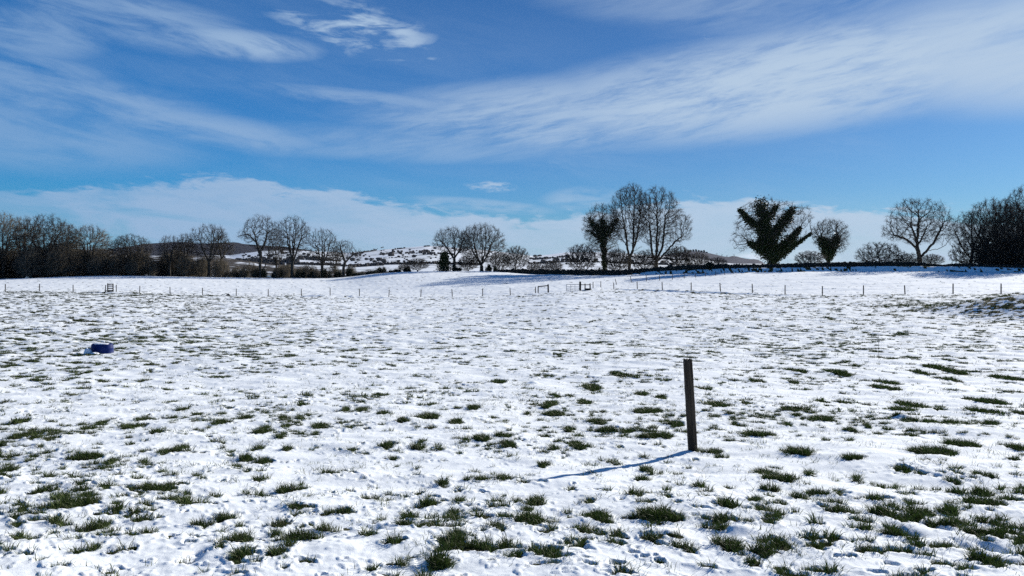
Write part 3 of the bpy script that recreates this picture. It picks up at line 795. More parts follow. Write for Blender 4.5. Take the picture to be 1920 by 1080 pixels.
G_D = 'tall bare trees of the right of centre group'
plant('d2', 'bare_tree', 1180, 15, 344, 92, 'tall slender forked bare tree between the ivied tree and the widest crown', builder=lambda h, w_: grow(31, [[(0, 0, -.6), (0, 0, 2), (.1, 0, 4.6)], [(.1, 0, 4.2), (-.5, .1, 7), (-.8, 0, 10), (-1.2, .2, 12.5)], [(.1, 0, 4.4), (1.1, 0, 6.8), (1.9, .2, 9.5), (2.3, 0, 12.5)], [(.8, 0, 6.2), (1, -.6, 9.5), (.9, -.5, 13)], [(-.5, 0, 7), (-2.2, 0, 10)], [(.6, 0, 5.8), (2.6, 0, 7)]], [(.2, 0, h * .66, w_ * .44, w_ * .42, h * .34, .85), (.6, 0, h * .88, w_ * .27, w_ * .26, h * .12, .15)], 1400, trunk_r=.36, twigs=4), group=G_D)
plant('d3', 'bare_tree', 1238, 15, 348, 120, 'widest and tallest bare tree with many upright stems, right of centre', builder=lambda h, w_: grow(32, [[(-1, 0, -.6), (-1, 0, 1.6), (-1, 0, 3.2)], [(-1, 0, 2.4), (-2, .2, 5), (-2.3, 0, 9), (-2.6, 0, 12)], [(-1, 0, 2.8), (-.9, 0, 7), (-.6, .4, 11), (-.8, .3, 14)], [(-1, 0, 2.8), (.4, -.3, 6), (.9, -.2, 10), (1.2, 0, 13.5)], [(-1, 0, 2.2), (1.4, 0, 5), (3.6, 0, 7.4), (5.4, 0, 8.8)], [(-.7, 0, 5), (-.2, .8, 8), (.2, .8, 12)]], [(-.6, 0, h * .63, w_ * .40, w_ * .36, h * .37, .72), (w_ * .3, 0, h * .52, w_ * .22, w_ * .2, h * .22, .22), (0, 0, h * .2, w_ * .3, 2, h * .12, .06)], 1700, trunk_r=.42, twigs=4), group=G_D)
plant(0, 'bare_shrub', 1090, 6, 457, 66, 'bare bush at the left foot of the ivied tree', 'shrub', proto='c3', rz=.5)
plant(0, 'bare_shrub', 1158, 9, 466, 56, 'bare bush between the ivied trunk and the forked tree', 'shrub', proto='c3', rz=2.0)
plant(0, 'bare_shrub', 1208, 10, 470, 56, 'bare bush between the forked tree and the widest tree', 'shrub', proto='c3', rz=3.3)
plant(0, 'bare_shrub', 1272, 9, 461, 62, 'bare bush under the right limbs of the widest tree', 'shrub', proto='c3', rz=4.3)
plant(0, 'bare_shrub', 1308, 9, 473, 50, 'bare bush beside the left end of the violet ridge', 'shrub', proto='c3', rz=5.3)
plant(0, 'bare_shrub', 1345, 9, 482, 40, 'low bare bush in front of the violet ridge', 'shrub', proto='c3', rz=.2)
plant(0, 'bare_shrub', 1036, 10, 488, 46, 'small bare bush behind the square cut hedge', 'shrub', proto='c3', rz=1.5)
plant(0, 'bare_shrub', 1003, 10, 490, 36, 'smallest bare bush behind the left end of the hedge', 'shrub', proto='c3', rz=2.5)

def ppx(px0, row0, y):   # pixel offsets to local metres round a tree base
    k = y / F
    return lambda px, row, dy=0.0: ((px - px0) * k, dy, (row0 - row) * k)
# ivied tree of the group
x, y, z = spot(1134, 13); L = ppx(1134, HY + F * (EYE - z) / y, y)
ivl = [[L(1134, 512), L(1133, 470), L(1130, 449)], [L(1130, 452), L(1118, 430, .5), L(1106, 409, .8)], [L(1130, 450), L(1131, 430), L(1129, 412)], [L(1130, 450), L(1146, 430, -.4), L(1157, 411, -.6)], [L(1131, 455), L(1114, 440, -.8), L(1100, 432, -1)]]
c0 = L(1131, 428)
T_, C_, N_, r_ = grow(41, ivl, [(c0[0] - .2, 0, c0[2], 5.2, 4.6, 6.2, .9), (c0[0], 0, L(0, 470)[2], 4.6, 3.6, 2.4, .12)], 1250, trunk_r=.34, twigs=4)
r = np.random.default_rng(3)
iv = [leaves(tube_pts(ivl[0], [.75, .7, 1.0], 2600, r), .2, r)] + [leaves(tube_pts(l, [1.25, 1.15, .7], 1300, r, .35), .2, r) for l in ivl[1:4]] + [leaves(tube_pts(ivl[4], [.8, .6, .4], 350, r, .35), .2, r), leaves(ell(*L(1131, 430), 3.0, 2.0, 2.8, 1500, r, .6), .2, r)]
make_tree('ivy_clad_tree', (x, y, z), 'tree with dark ivy up its trunk, left of the tallest bare trees', 'tree', T_, C_, ivy=join(iv))
# big ivy tree
x, y, z = spot(1448, 23); L = ppx(1448, HY + F * (EYE - z) / y, y)
ivl = [[L(1450, 506), L(1449, 490), L(1443, 462)],
       [L(1440, 448), L(1424, 428), L(1406, 415), L(1386.5, 393)],
       [L(1439, 448), L(1434, 422), L(1431, 405), L(1426, 383)],
       [L(1436, 415), L(1446, 403), L(1456, 387)],
       [L(1446, 450), L(1458, 430), L(1471, 414), L(1486, 392)],
       [L(1452, 480), L(1468, 464), L(1483, 450), L(1500, 428)],
       [L(1455, 486), L(1478, 470), L(1497, 455), L(1521, 438)],
       [L(1446, 476), L(1424, 466), L(1404, 455)]]
rad = [[.7, 1.2, 2.0], [1.5, 1.15, .95, .55], [1.7, 1.3, 1.6, 1.55], [.95, .95, .6], [1.55, 1.45, 1.4, .75], [1.7, 1.25, 1.1, .45], [.85, .75, .6, .3], [1.8, 1.4, .6]]
T_, C_, N_, r_ = grow(42, ivl, [(L(1444, 0)[0], 0, L(0, 422)[2], 8.6, 6.0, 6.4, .9, .2), (L(1390, 0)[0], 0, L(0, 452)[2], 2.8, 2, 2.8, .12), (L(1500, 0)[0], 0, L(0, 410)[2], 3.4, 3, 3.6, .2)], 800, trunk_r=.55, twigs=3)
iv = [leaves(tube_pts(l, q, int(1250 * max(q) * max(1, len(l) - 1.6)), r, .34), .21, r) for l, q in zip(ivl, rad)]
iv.append(leaves(ell(*L(1437, 457), 2.6, 2.0, 2.2, 3600, r, .4), .22, r))
make_tree('ivy_clad_tree', (x, y, z), 'big tree smothered in dark ivy with limbs spread like a raised hand', 'tree', T_, C_, ivy=join(iv))
# heart shaped ivy tree
x, y, z = spot(1553, 20); L = ppx(1553, HY + F * (EYE - z) / y, y)
ivl = [[L(1553, 502), L(1553, 490), L(1554, 474)], [L(1553, 478), L(1546, 460), L(1540, 446)], [L(1554, 478), L(1562, 460), L(1570, 443)], [L(1554, 474), L(1555, 455)]]
T_, C_, N_, r_ = grow(43, ivl, [(L(1556, 0)[0], 0, L(0, 440)[2], 4.3, 3.8, 3.6, .9), (L(1575, 0)[0], 0, L(0, 455)[2], 2.0, 1.6, 2.6, .12)], 700, step=.36, kill=.6, trunk_r=.3, twigs=3)
iv = [leaves(tube_pts(l, q, nn, r, .14), .18, r) for l, q, nn in zip(ivl, [[.35, .5, 1.3], [1.3, 1.4, 1.15], [1.3, 1.4, 1.15], [1.2, 1.0]], [1200, 2700, 2700, 1200])]
make_tree('ivy_clad_tree', (x, y, z), 'small ivy covered tree shaped like a heart', 'tree', T_, C_, ivy=join(iv))
# dark ivy column of the middle clump
x, y, z = spot(832, 4); L = ppx(832, HY + F * (EYE - z) / y, y)
ivl = [[L(832, 512), L(832, 495), L(834, 476)]]
T_, C_, N_, r_ = grow(44, ivl, [(0, 0, 2.8, 1.4, 1.3, 1.8, 1)], 120, step=.3, kill=.5, trunk_r=.15, twigs=2, twig_len=.5)
iv = join([leaves(tube_pts(ivl[0], [1.7, 1.5, .7], 4200, r, .2), .17, r)])
make_tree('ivy_clad_tree', (x, y, z), 'short dark ivy column at the left foot of the middle clump', 'tree', T_, C_, ivy=iv)

plant('f2', 'bare_tree', 1723, 18, 368, 146, 'lone spreading bare tree with twisting open limbs on the right', builder=lambda h, w_: grow(51, [[(.3, 0, -.6), (.2, 0, 1.5), (0, 0, 3.2)], [(0, 0, 3), (-.4, 0, 5), (-.1, .2, 8), (0, 0, 11)], [(.2, 0, 2.4), (1.8, 0, 3.9), (3.2, 0, 5.6), (4.6, 0, 8.2), (5.4, 0, 10)], [(-.1, 0, 3.6), (-1.4, .2, 5.4), (-2.9, 0, 6.4), (-5.4, 0, 7.2)], [(-.2, 0, 5), (.9, .3, 6.8), (1.9, .4, 9)], [(-.1, .3, 4.4), (-1.3, -.6, 7.4), (-2.2, -.6, 9.6)], [(-.1, 0, 2.6), (-1.6, 0, 3.2), (-3.3, 0, 3)], [(2, 0, 4), (4.2, .3, 4.2), (6, .2, 5)]], [(-.1, 0, h * .64, w_ * .41, w_ * .36, h * .35, .7, .3), (w_ * .3, 0, h * .55, w_ * .2, 2.5, h * .2, .16), (-w_ * .33, 0, h * .5, w_ * .16, 2.2, h * .14, .12)], 1150, trunk_r=.42, twigs=3, lat=1.1))
plant('f1', 'bare_shrub', 1650, 7, 452, 92, 'domed bare bush left of the lone spreading tree', 'shrub', builder=lambda h, w_: grow(52, [[(0, 0, -.4), (0, 0, .5)], [(0, 0, .2), (-1.8, 0, 2)], [(0, 0, .2), (1.8, 0, 2)], [(0, 0, .3), (0, .8, 2.6)], [(0, 0, .2), (-.6, -.6, 2.6)], [(.5, 0, .2), (3.0, 0, 1.3)], [(-.5, 0, .2), (-3, 0, 1.4)]], [(0, 0, h * .42, w_ * .5, w_ * .36, h * .55, 1, .4)], 850, step=.32, kill=.5, trunk_r=.16, twig_len=.6, twigs=4))
plant(0, 'bare_shrub', 1700, 9, 474, 62, 'bare bush left of the lone tree trunk', 'shrub', proto='f1', rz=1.0)
plant(0, 'bare_shrub', 1748, 9, 476, 44, 'bare bush right of the lone tree trunk', 'shrub', proto='c3', rz=2.0)
plant(0, 'bare_shrub', 1519, 8, 470, 58, 'pale bare bush between the two ivy trees on the right', 'shrub', proto='c3', rz=3.0)
G_R = 'bare trees of the right wood'
plant('r1', 'bare_tree', 1868, 8, 371, 126, 'dense domed bare tree at the front of the right wood', builder=lambda h, w_: broad(61, h, w_, .12, 1700, .4, 8, .55, tw=5), group=G_R)
plant(0, 'bare_tree', 1822, 9, 392, 92, 'open bare tree at the left edge of the right wood', proto='f2', rz=2.2, group=G_R)
plant(0, 'bare_tree', 1926, 12, 342, 120, 'tallest bare tree cut off by the right edge', proto='d3', rz=3.1, group=G_R)
plant(0, 'bare_tree', 1890, 14, 378, 100, 'bare tree behind the dense dome of the right wood', proto='c2', rz=1.9, group=G_R)
plant(0, 'bare_shrub', 1815, 7, 448, 70, 'spreading bare bush at the left foot of the right wood', 'shrub', proto='f1', rz=2.0)
plant(0, 'bare_shrub', 1862, 7, 440, 90, 'tall bare bush below the dense dome of the right wood', 'shrub', proto='f1', rz=.4)
plant(0, 'bare_shrub', 1912, 7, 438, 80, 'bare bush at the right edge below the tallest tree', 'shrub', proto='f1', rz=5.0)

# ------------------------------------------------------------------ stuff spread by geometry nodes
def scatter(name, P, rot, scl, vi, srcs, label, m_dummy=None):
    coll = bpy.data.collections.new(name + '_kinds')
    for i, s in enumerate(srcs):
        s.name = '%s_%02d' % (s.name.split('.')[0], i); coll.objects.link(s)
    me = bpy.data.meshes.new(name)
    P = np.asarray(P, np.float32); me.vertices.add(len(P)); me.vertices.foreach_set('co', P.ravel())
    a = me.attributes.new('rot', 'FLOAT_VECTOR', 'POINT'); a.data.foreach_set('vector', np.asarray(rot, np.float32).ravel())
    a = me.attributes.new('scl', 'FLOAT_VECTOR', 'POINT'); a.data.foreach_set('vector', np.asarray(scl, np.float32).ravel())
    a = me.attributes.new('vi', 'INT', 'POINT'); a.data.foreach_set('value', np.asarray(vi, np.int32))
    o = bpy.data.objects.new(name, me); COL.objects.link(o)
    g = bpy.data.node_groups.new(name, 'GeometryNodeTree')
    g.interface.new_socket('Geometry', in_out='INPUT', socket_type='NodeSocketGeometry')
    g.interface.new_socket('Geometry', in_out='OUTPUT', socket_type='NodeSocketGeometry')
    gi = g.nodes.new('NodeGroupInput'); go = g.nodes.new('NodeGroupOutput')
    ip = g.nodes.new('GeometryNodeInstanceOnPoints'); ci = g.nodes.new('GeometryNodeCollectionInfo')
    ci.inputs['Collection'].default_value = coll
    ci.inputs['Separate Children'].default_value = True; ci.inputs['Reset Children'].default_value = True
    def named(nm, dt):
        n = g.nodes.new('GeometryNodeInputNamedAttribute'); n.data_type = dt; n.inputs['Name'].default_value = nm
        return n.outputs['Attribute']
    g.links.new(gi.outputs[0], ip.inputs['Points']); g.links.new(ci.outputs[0], ip.inputs['Instance'])
    ip.inputs['Pick Instance'].default_value = True
    g.links.new(named('vi', 'INT'), ip.inputs['Instance Index'])
    er = g.nodes.new('FunctionNodeEulerToRotation'); g.links.new(named('rot', 'FLOAT_VECTOR'), er.inputs[0])
    g.links.new(er.outputs[0], ip.inputs['Rotation'])
    g.links.new(named('scl', 'FLOAT_VECTOR'), ip.inputs['Scale'])
    g.links.new(ip.outputs[0], go.inputs[0])
    md = o.modifiers.new('scatter', 'NODES'); md.node_group = g
    tag(o, label, kind='stuff')
    return o

def tuft(seed, n, rad, h, wd, m, name='tuft', segs=2, lean=0.45):
    r = np.random.default_rng(seed)
    V, T = [], []
    for k in range(n):
        a = r.uniform(0, 6.28); q = rad * math.sqrt(r.uniform())
        b = np.array([math.cos(a) * q, math.sin(a) * q, -0.008])
        hh = h * r.uniform(0.45, 1.15); az_ = r.uniform(0, 6.28); ln = lean * r.uniform(0.1, 1.4)
        out_ = np.array([math.cos(az_) * ln + b[0] / rad * .25, math.sin(az_) * ln + b[1] / rad * .25, 1.0])
        sd = r.uniform(0, 6.28); s = np.array([math.cos(sd), math.sin(sd), 0]) * wd * .5 * r.uniform(.7, 1.2)
        if segs == 2:
            mid_ = b + out_ * hh * 0.55; droop = out_ * hh * 0.5; droop[2] *= 0.6; droop[:2] *= 1.9
            tip_ = mid_ + droop
            i = len(V); V += [b - s, b + s, mid_ + s * .8, mid_ - s * .8, tip_]
            T += [[i, i + 1, i + 2], [i, i + 2, i + 3], [i + 3, i + 2, i + 4]]
        else:
            i = len(V); V += [b - s, b + s, b + out_ * hh]; T += [[i, i + 1, i + 2]]
    return mesh_obj(name, V, T, m, link=False)

def fan_points(r0, r1, dens):
    area = 0.5 * 1.36 * (r1 ** 2 - r0 ** 2); n = int(area * dens)
    a = rng.uniform(-0.68, 0.68, n); r = np.sqrt(rng.uniform(r0 ** 2, r1 ** 2, n))
    return np.sin(a) * r, np.cos(a) * r
def place_tufts(name, r0, r1, dens, srcs, label, thr=0.0, smin=.5, smax=1.2, sink=0.0):
    x, y = fan_points(r0, r1, dens)
    b = bareness(x, y); k = b > thr
    x, y, b = x[k], y[k], b[k]
    z = height(x, y)
    n = len(x)
    s = rng.uniform(smin, smax, n) * (0.75 + 0.35 * np.clip(b, 0, 1))
    return scatter(name, np.stack([x, y, z - sink], -1), np.stack([rng.normal(0, .08, n), rng.normal(0, .08, n), rng.uniform(0, 6.28, n)], -1), np.stack([s, s, s * rng.uniform(.8, 1.2, n)], -1), rng.integers(0, len(srcs), n), srcs, label), n
nearT = [tuft(100 + i, 24, .038, .085, .0048, M_grass, lean=.5) for i in range(5)] + [tuft(110, 22, .04, .07, .0044, M_straw)]
o, n1 = place_tufts('grass', 3.2, 13, 950, nearT, 'dark green grass in the melted patches of the near snow', -0.06)
midT = [tuft(120 + i, 20, .07, .085, .011, M_grass) for i in range(4)] + [tuft(130, 14, .07, .07, .01, M_straw)]
o, n2 = place_tufts('grass', 13, 42, 190, midT, 'dark grass tufts in the melted patches of the middle field', -0.12)
M_grassd = grass_mat('grass_far', (0.011, 0.018, 0.005), (0.040, 0.052, 0.016))
farT = [tuft(140 + i, 14, .14, .115, .034, M_grassd, segs=1) for i in range(4)]
o, n3 = place_tufts('grass', 42, 176, 22, farT, 'dark grass tufts speckling the far snow', -0.05)
# lone blades poking through the snow
wis = [tuft(150 + i, 6, .05, .06, .0042, M_straw if i == 1 else M_grass, lean=.6) for i in range(4)]
def wisps(r0, r1, dens, hgt_, wmul, name_label):
    x, y = fan_points(r0, r1, dens)
    f = fbm(x / 0.7, y / 0.6, 2, 91) + .4 * fbm(x / .2, y / .2, 1, 95); k = f > 0.05
    x, y = x[k], y[k]; z = height(x, y); n = len(x); s = rng.uniform(.6, 1.15, n)
    scatter('grass', np.stack([x, y, z], -1), np.stack([rng.normal(0, .2, n), rng.normal(0, .2, n), rng.uniform(0, 6.28, n)], -1), np.stack([s * wmul, s * wmul, s * hgt_], -1), rng.integers(0, 4, n), [o_.copy() for o_ in wis], name_label)
    return n
n4 = wisps(3.2, 16, 60, 1.0, 1.0, 'single grass blades poking through the near snow')
n5 = wisps(16, 60, 14, 1.0, 2.4, 'sparse grass blades poking through the middle field snow')

# brown thickets of the two woods
def shrub_mesh(seed, H=6.0, W=5.0):
    T_, C_, N_, r_ = grow(seed, [[(0, 0, -.4), (0, 0, .6)], [(0, 0, .2), (-1.2, 0, 2.2)], [(0, 0, .2), (1.2, 0, 2.4)], [(0, 0, .3), (0, 1, 2.8)], [(0, 0, .2), (-.4, -.9, 2.4)]], [(0, 0, H * .5, W * .5, W * .45, H * .52, 1, .45)], 420, step=.42, kill=.65, trunk_r=.10, twig_len=.9, twigs=5, tip=.019)
    return mesh_obj('thicket_shrub', *join([T_, C_]), M_twig_lit, link=False)
ths = [shrub_mesh(200 + i) for i in range(3)]
P, S, Rr = [], [], []
for k in range(200):
    px = rng.uniform(-120, 425) if k < 187 else rng.uniform(425, 470)
    ex = rng.uniform(2.5, 24); x, y, z = spot(px, ex)
    topr = np.interp(px, [-120, 0, 100, 230, 300, 380, 440, 520], [460, 461, 462, 467, 478, 480, 490, 504]) + 5 * math.sin(px * .09) + 4 * math.sin(px * .031 + 1) + rng.uniform(-2, 22)
    h = max(2.0, top_h(y, z, topr)) / 6.0
    P.append((x, y, z)); S.append((h * 1.0, h * 1.0, h)); Rr.append((0, 0, rng.uniform(0, 6.28)))
for k in range(30):
    px = rng.uniform(460, 660); x, y, z = spot(px, rng.uniform(3, 22)); h = max(1.6, top_h(y, z, rng.uniform(494, 508))) / 6
    P.append((x, y, z)); S.append((h, h, h)); Rr.append((0, 0, rng.uniform(0, 6.28)))
scatter('undergrowth', P, Rr, S, rng.integers(0, 3, len(P)), ths, 'brown bare thicket filling the foot of the left wood')
P, S, Rr = [], [], []
for k in range(60):
    px = rng.uniform(1825, 2100); x, y, z = spot(px, rng.uniform(5, 18)); h = max(2, top_h(y, z, np.interp(px, [1825, 1870, 1920], [470, 445, 432]) + rng.uniform(0, 24))) / 6
    P.append((x, y, z)); S.append((h, h, h)); Rr.append((0, 0, rng.uniform(0, 6.28)))
ths2 = []
for s in ths:
    c_ = s.copy(); c_.data = s.data.copy(); c_.data.materials[0] = M_twig; ths2.append(c_)
scatter('undergrowth', P, Rr, S, rng.integers(0, 3, len(P)), ths2, 'dark bare thicket filling the foot of the right wood')

# evergreen bushes at the field edge
def bush(px, row_top, wpx, extra, label, hpx=None):
    x, y, z = spot(px, extra); H_ = top_h(y, z, row_top); W_ = wpx * y / F
    root = empty('evergreen_bush', (x, y, z), label, 'bush')
    rr = np.random.default_rng(int(px))
    n = int(900 * max(1, H_ * W_ / 4)); ls = []
    for j in range(7):
        q = rr.uniform(-.5, .5); hq = H_ * (1 - abs(q) * rr.uniform(.4, 1.2)) * rr.uniform(.6, 1.0)
        ls.append(leaves(ell(W_ * q, rr.uniform(-.3, .3) * W_, hq * .45, W_ * rr.uniform(.12, .26), W_ * .25, hq * .55, n // 6, rr, .6), .15, rr))
    P_ = ell(0, 0, H_ * .4, W_ * .6, W_ * .4, H_ * .5, 260, rr, .3); D_ = rr.normal(size=P_.shape) * .3 + np.array([0, 0, .35])
    ls.append(spikes(P_, P_ + D_, np.full(260, .02)))
    mesh_obj('foliage', *join(ls), M_evg, root)
    mesh_obj('stem', *prisms(np.array([[0, 0, -.3], [0, 0, -.2]]), np.array([[.1, 0, H_ * .5], [-.2, .1, H_ * .5]]), np.array([.08, .06]), np.array([.03, .02]), 6), M_bark, root)
for a in [(717, 497.5, 30, 4, 'round dark evergreen bush standing before the snowy hill'), (697, 507, 20, 3, 'low dark bush just left of the round evergreen bush'), (745, 504, 16, 5, 'small dark bush right of the round evergreen bush'),
          (672, 510, 24, 3, 'low dark bush on the slope at the end of the left tree row'), (655, 497, 12, 5, 'narrow ivy bush beside the leaning tree'), (612, 498, 16, 4, 'dark ivy bush at the foot of the third tall tree'), (633, 500, 12, 5, 'narrow dark bush between the last two tall trees'),
          (588, 500, 20, 6, 'dark bush right of the tallest upright tree'), (560, 503, 20, 6, 'dark bush at the foot of the tallest upright tree'), (490, 497, 26, 6, 'dark bush at the foot of the tree with the long limb'), (520, 501, 24, 8, 'dark bush between the two tallest trees of the left row'),
          (456, 500, 30, 7, 'dark bush where the left thicket ends'), (763, 500, 12, 4, 'small dark bush near the left of the middle clump'), (853, 494, 20, 4, 'dark ivy bush round the left clump trunk'), (1125, 500, 26, 5, 'dark bush at the foot of the ivied tree'), (920, 492, 22, 7, 'dark ivy bush under the widest clump tree')]:
    bush(*a)
# dark bush on the snowy bank
x, y = hit(1330, 511.8); yb = y + 1.2; x = (1330 - CX) / F * yb; zb = float(land(np.array([x]), np.array([yb]))[0])
root = empty('evergreen_bush', (x, yb, zb), 'single black looking bush on the shaded bank above the second fence', 'bush')
rr = np.random.default_rng(5)
mesh_obj('foliage', *leaves(ell(0, 0, .75, .95, .8, .8, 1500, rr, .45), .12, rr), M_evg, root)
mesh_obj('stem', *prisms(np.array([[0, 0, -.3]]), np.array([[.1, 0, .6]]), np.array([.06]), np.array([.03]), 6), M_bark, root)

# ------------------------------------------------------------------ field hedge
def hedge(px0, px1, extra, top_rows, thick, label, seed, nt, dens_leaf=0.0):
    rr = np.random.default_rng(seed)
    n = nt
    px = rr.uniform(px0, px1, n)
    off = rr.uniform(-thick / 2, thick / 2, n)
    Yc = kn(px, CREST_Y); y = Yc + extra + off; x = (px - CX) / F * y
    z0 = land(x, y)
    topz = EYE + (HY - kn(px, top_rows)) * (Yc + extra) / F
    hh = np.maximum(topz - z0, .35)
    q = rr.uniform(0, 1, n) ** 0.8
    prof = 1 - 0.25 * (np.abs(off) / (thick / 2)) ** 3
    base = np.stack([x, y, z0 - .1 + hh * q * 0.9 * prof], -1)
    d = rr.normal(size=(n, 3)) * np.array([.9, .7, .5]) + np.array([0, 0, .55]); d /= np.linalg.norm(d, axis=1, keepdims=True)
    Ln = rr.uniform(.18, .5, (n, 1)) * np.minimum(1, (1.08 - q)[:, None] * 1.6 + .25)
    root = empty('field_hedge', (float(x.mean()), float(y.mean()), float(z0.min())), label, 'hedge')
    o0 = np.array([float(x.mean()), float(y.mean()), float(z0.min())])
    mesh_obj('twigs', *spikes(base - o0, base + d * Ln - o0, np.full(n, .022)), M_twig, root)
    # dense heart of stems and old growth
    k = int(abs(px1 - px0) / 2.5); pp = np.linspace(px0, px1, k)
    Yk = kn(pp, CREST_Y) + extra; xk = (pp - CX) / F * Yk; zk = land(xk, Yk); tk = EYE + (HY - kn(pp, top_rows)) * Yk / F
    hk = np.maximum(tk - zk, .3) * (0.80 + 0.12 * rr.normal(size=k).clip(-1.5, 1.2))
    wk = thick * .36 * (1 + .15 * rr.normal(size=k))
    ringV = []
    for i in range(k):
        for (a, b) in [(-1, -.1), (-1.05, .5), (-.6, .95), (0, 1.0 + .05 * rr.normal()), (.6, .93), (1.05, .5), (1, -.1)]:
            ringV.append((xk[i] - o0[0], Yk[i] + a * wk[i] - o0[1], zk[i] + b * hk[i] - o0[2]))
    ii = np.arange(k - 1)[:, None] * 7 + np.arange(6)[None]
    ii = ii.ravel(); Qd = np.stack([ii, ii + 1, ii + 8, ii + 7], -1)
    mesh_obj('stems', ringV, Qd, M_hcore, root)
M_hcore = flat_mat('hedge_heart', (0.012, 0.010, 0.008), (0.045, 0.038, 0.028), 3.5, 0.95, 0)
hedge(925, 1185, 0.9, [(925, 506), (950, 503), (1000, 502.5), (1100, 503), (1185, 505)], 1.3, 'square cut dark hedge between the middle clump and the ivied tree', 71, 11000)
hedge(1165, 1560, 4.2, [(1165, 504), (1250, 497), (1300, 494), (1400, 493.5), (1450, 493.5), (1500, 491), (1560, 490)], 1.2, 'ragged low hedge on the snowy bank under the hand shaped ivy tree', 72, 9000)
hedge(1560, 1765, 4.2, [(1560, 489.5), (1700, 489), (1735, 491), (1765, 495)], 1.2, 'dark trimmed hedge on the bank under the lone spreading tree', 73, 6500)
hedge(1768, 2060, 4.2, [(1768, 495.5), (1790, 492.5), (1850, 494), (2060, 496)], 1.2, 'dark low hedge in front of the right wood', 74, 6500)

# ------------------------------------------------------------------ far hedgerows and far trees
def blob(seed, name, m):
    bm = bmesh.new(); bmesh.ops.create_icosphere(bm, subdivisions=2, radius=.5)
    rr = random.Random(seed)
    for v in bm.verts: v.co *= rr.uniform(.72, 1.18); v.co.z = v.co.z + .42
    me = bpy.data.meshes.new(name); bm.to_mesh(me); bm.free(); me.materials.append(m)
    return bpy.data.objects.new(name, me)
M_far = flat_mat('far_bare_growth', (0.030, 0.028, 0.030), (0.055, 0.048, 0.045), .3, .95)
fars = [blob(i, 'far_bush', M_far) for i in range(4)]
P, S, Rr = [], [], []
def row_of(at_fn, p0, t0, p1, t1, n, h0, h1, gap=0.0):
    for k in range(n):
        if rng.uniform() < gap: continue
        q = (k + rng.uniform(0, .9)) / n
        x, y, z = at_fn(p0 + (p1 - p0) * q, t0 + (t1 - t0) * q + rng.normal(0, .002))
        h = rng.uniform(h0, h1) * .72
        P.append((x, y, z)); S.append((h * rng.uniform(0.9, 1.5), h, h)); Rr.append((0, 0, rng.uniform(0, 6.28)))
def trow(row, px, sky=470.0, base=514.0, p=0.75):
    return ((base - row) / (base - sky)) ** (1 / p)
for (p0, r0_, p1, r1_, n, h0, h1, gap) in [(640, 495, 900, 496, 130, 2.5, 6, .1), (660, 500, 720, 499, 40, 3, 6, .1), (690, 485, 765, 484, 45, 2, 4, .3), (712, 478, 738, 477, 22, 4, 9, .1), (730, 481, 736, 481, 6, 8, 12, 0), (785, 474, 806, 473, 18, 4, 11, .1), (770, 475, 850, 476, 40, 3, 7, .3),
        (700, 467, 720, 466, 8, 3, 6, .3), (740, 466, 760, 465.4, 12, 4, 8, .2), (795, 462.6, 806, 462.2, 8, 4, 7, 0), (756, 484, 780, 497, 22, 2, 4, .2), (660, 476, 706, 471, 40, 4, 9, .2), (745, 472, 752, 478, 8, 4, 10, .1), (760, 476, 775, 474, 10, 4, 8, .2),
        (440, 486, 640, 488, 110, 4, 9, .25), (455, 497, 640, 497, 110, 3, 7, .1), (470, 480, 520, 479, 22, 3, 6, .4), (560, 484, 600, 486, 22, 5, 11, .1), (440, 492, 560, 493, 70, 5, 10, .1),
        (1000, 485, 1070, 484, 40, 4, 9, .2), (990, 494, 1300, 495, 130, 3, 7, .15), (1000, 481, 1015, 480, 10, 5, 10, .1), (1150, 484, 1290, 487, 70, 4, 9, .3), (1010, 490, 1120, 488, 50, 4, 8, .3)]:
    skyr = float(np.interp((p0 + p1) / 2, [640, 720, 800, 880, 1000, 1060, 1290], [476, 467, 461, 466, 479, 473, 482])) if p0 >= 640 else 471
    row_of(hill_at, p0, trow(r0_, p0, skyr), p1, trow(r1_, p1, skyr), n, h0, h1, gap)
for k in range(150):
    px = rng.uniform(420, 900) if k < 110 else rng.uniform(990, 1290)
    x, y, z = hill_at(px, rng.uniform(.35, 1.0)); h = rng.uniform(2, 7)
    P.append((x, y, z)); S.append((h * 1.6, h, h)); Rr.append((0, 0, 0))
for px in np.linspace(1285, 1325, 9): 
    x, y, z = heath_at(px, .99); P.append((x, y, z)); S.append((9, 9, rng.uniform(5, 11))); Rr.append((0, 0, 0))
scatter('far_hedgerows', P, Rr, S, rng.integers(0, 4, len(P)), fars, 'dark hedgerows and scrub dotting the distant snowy fields')
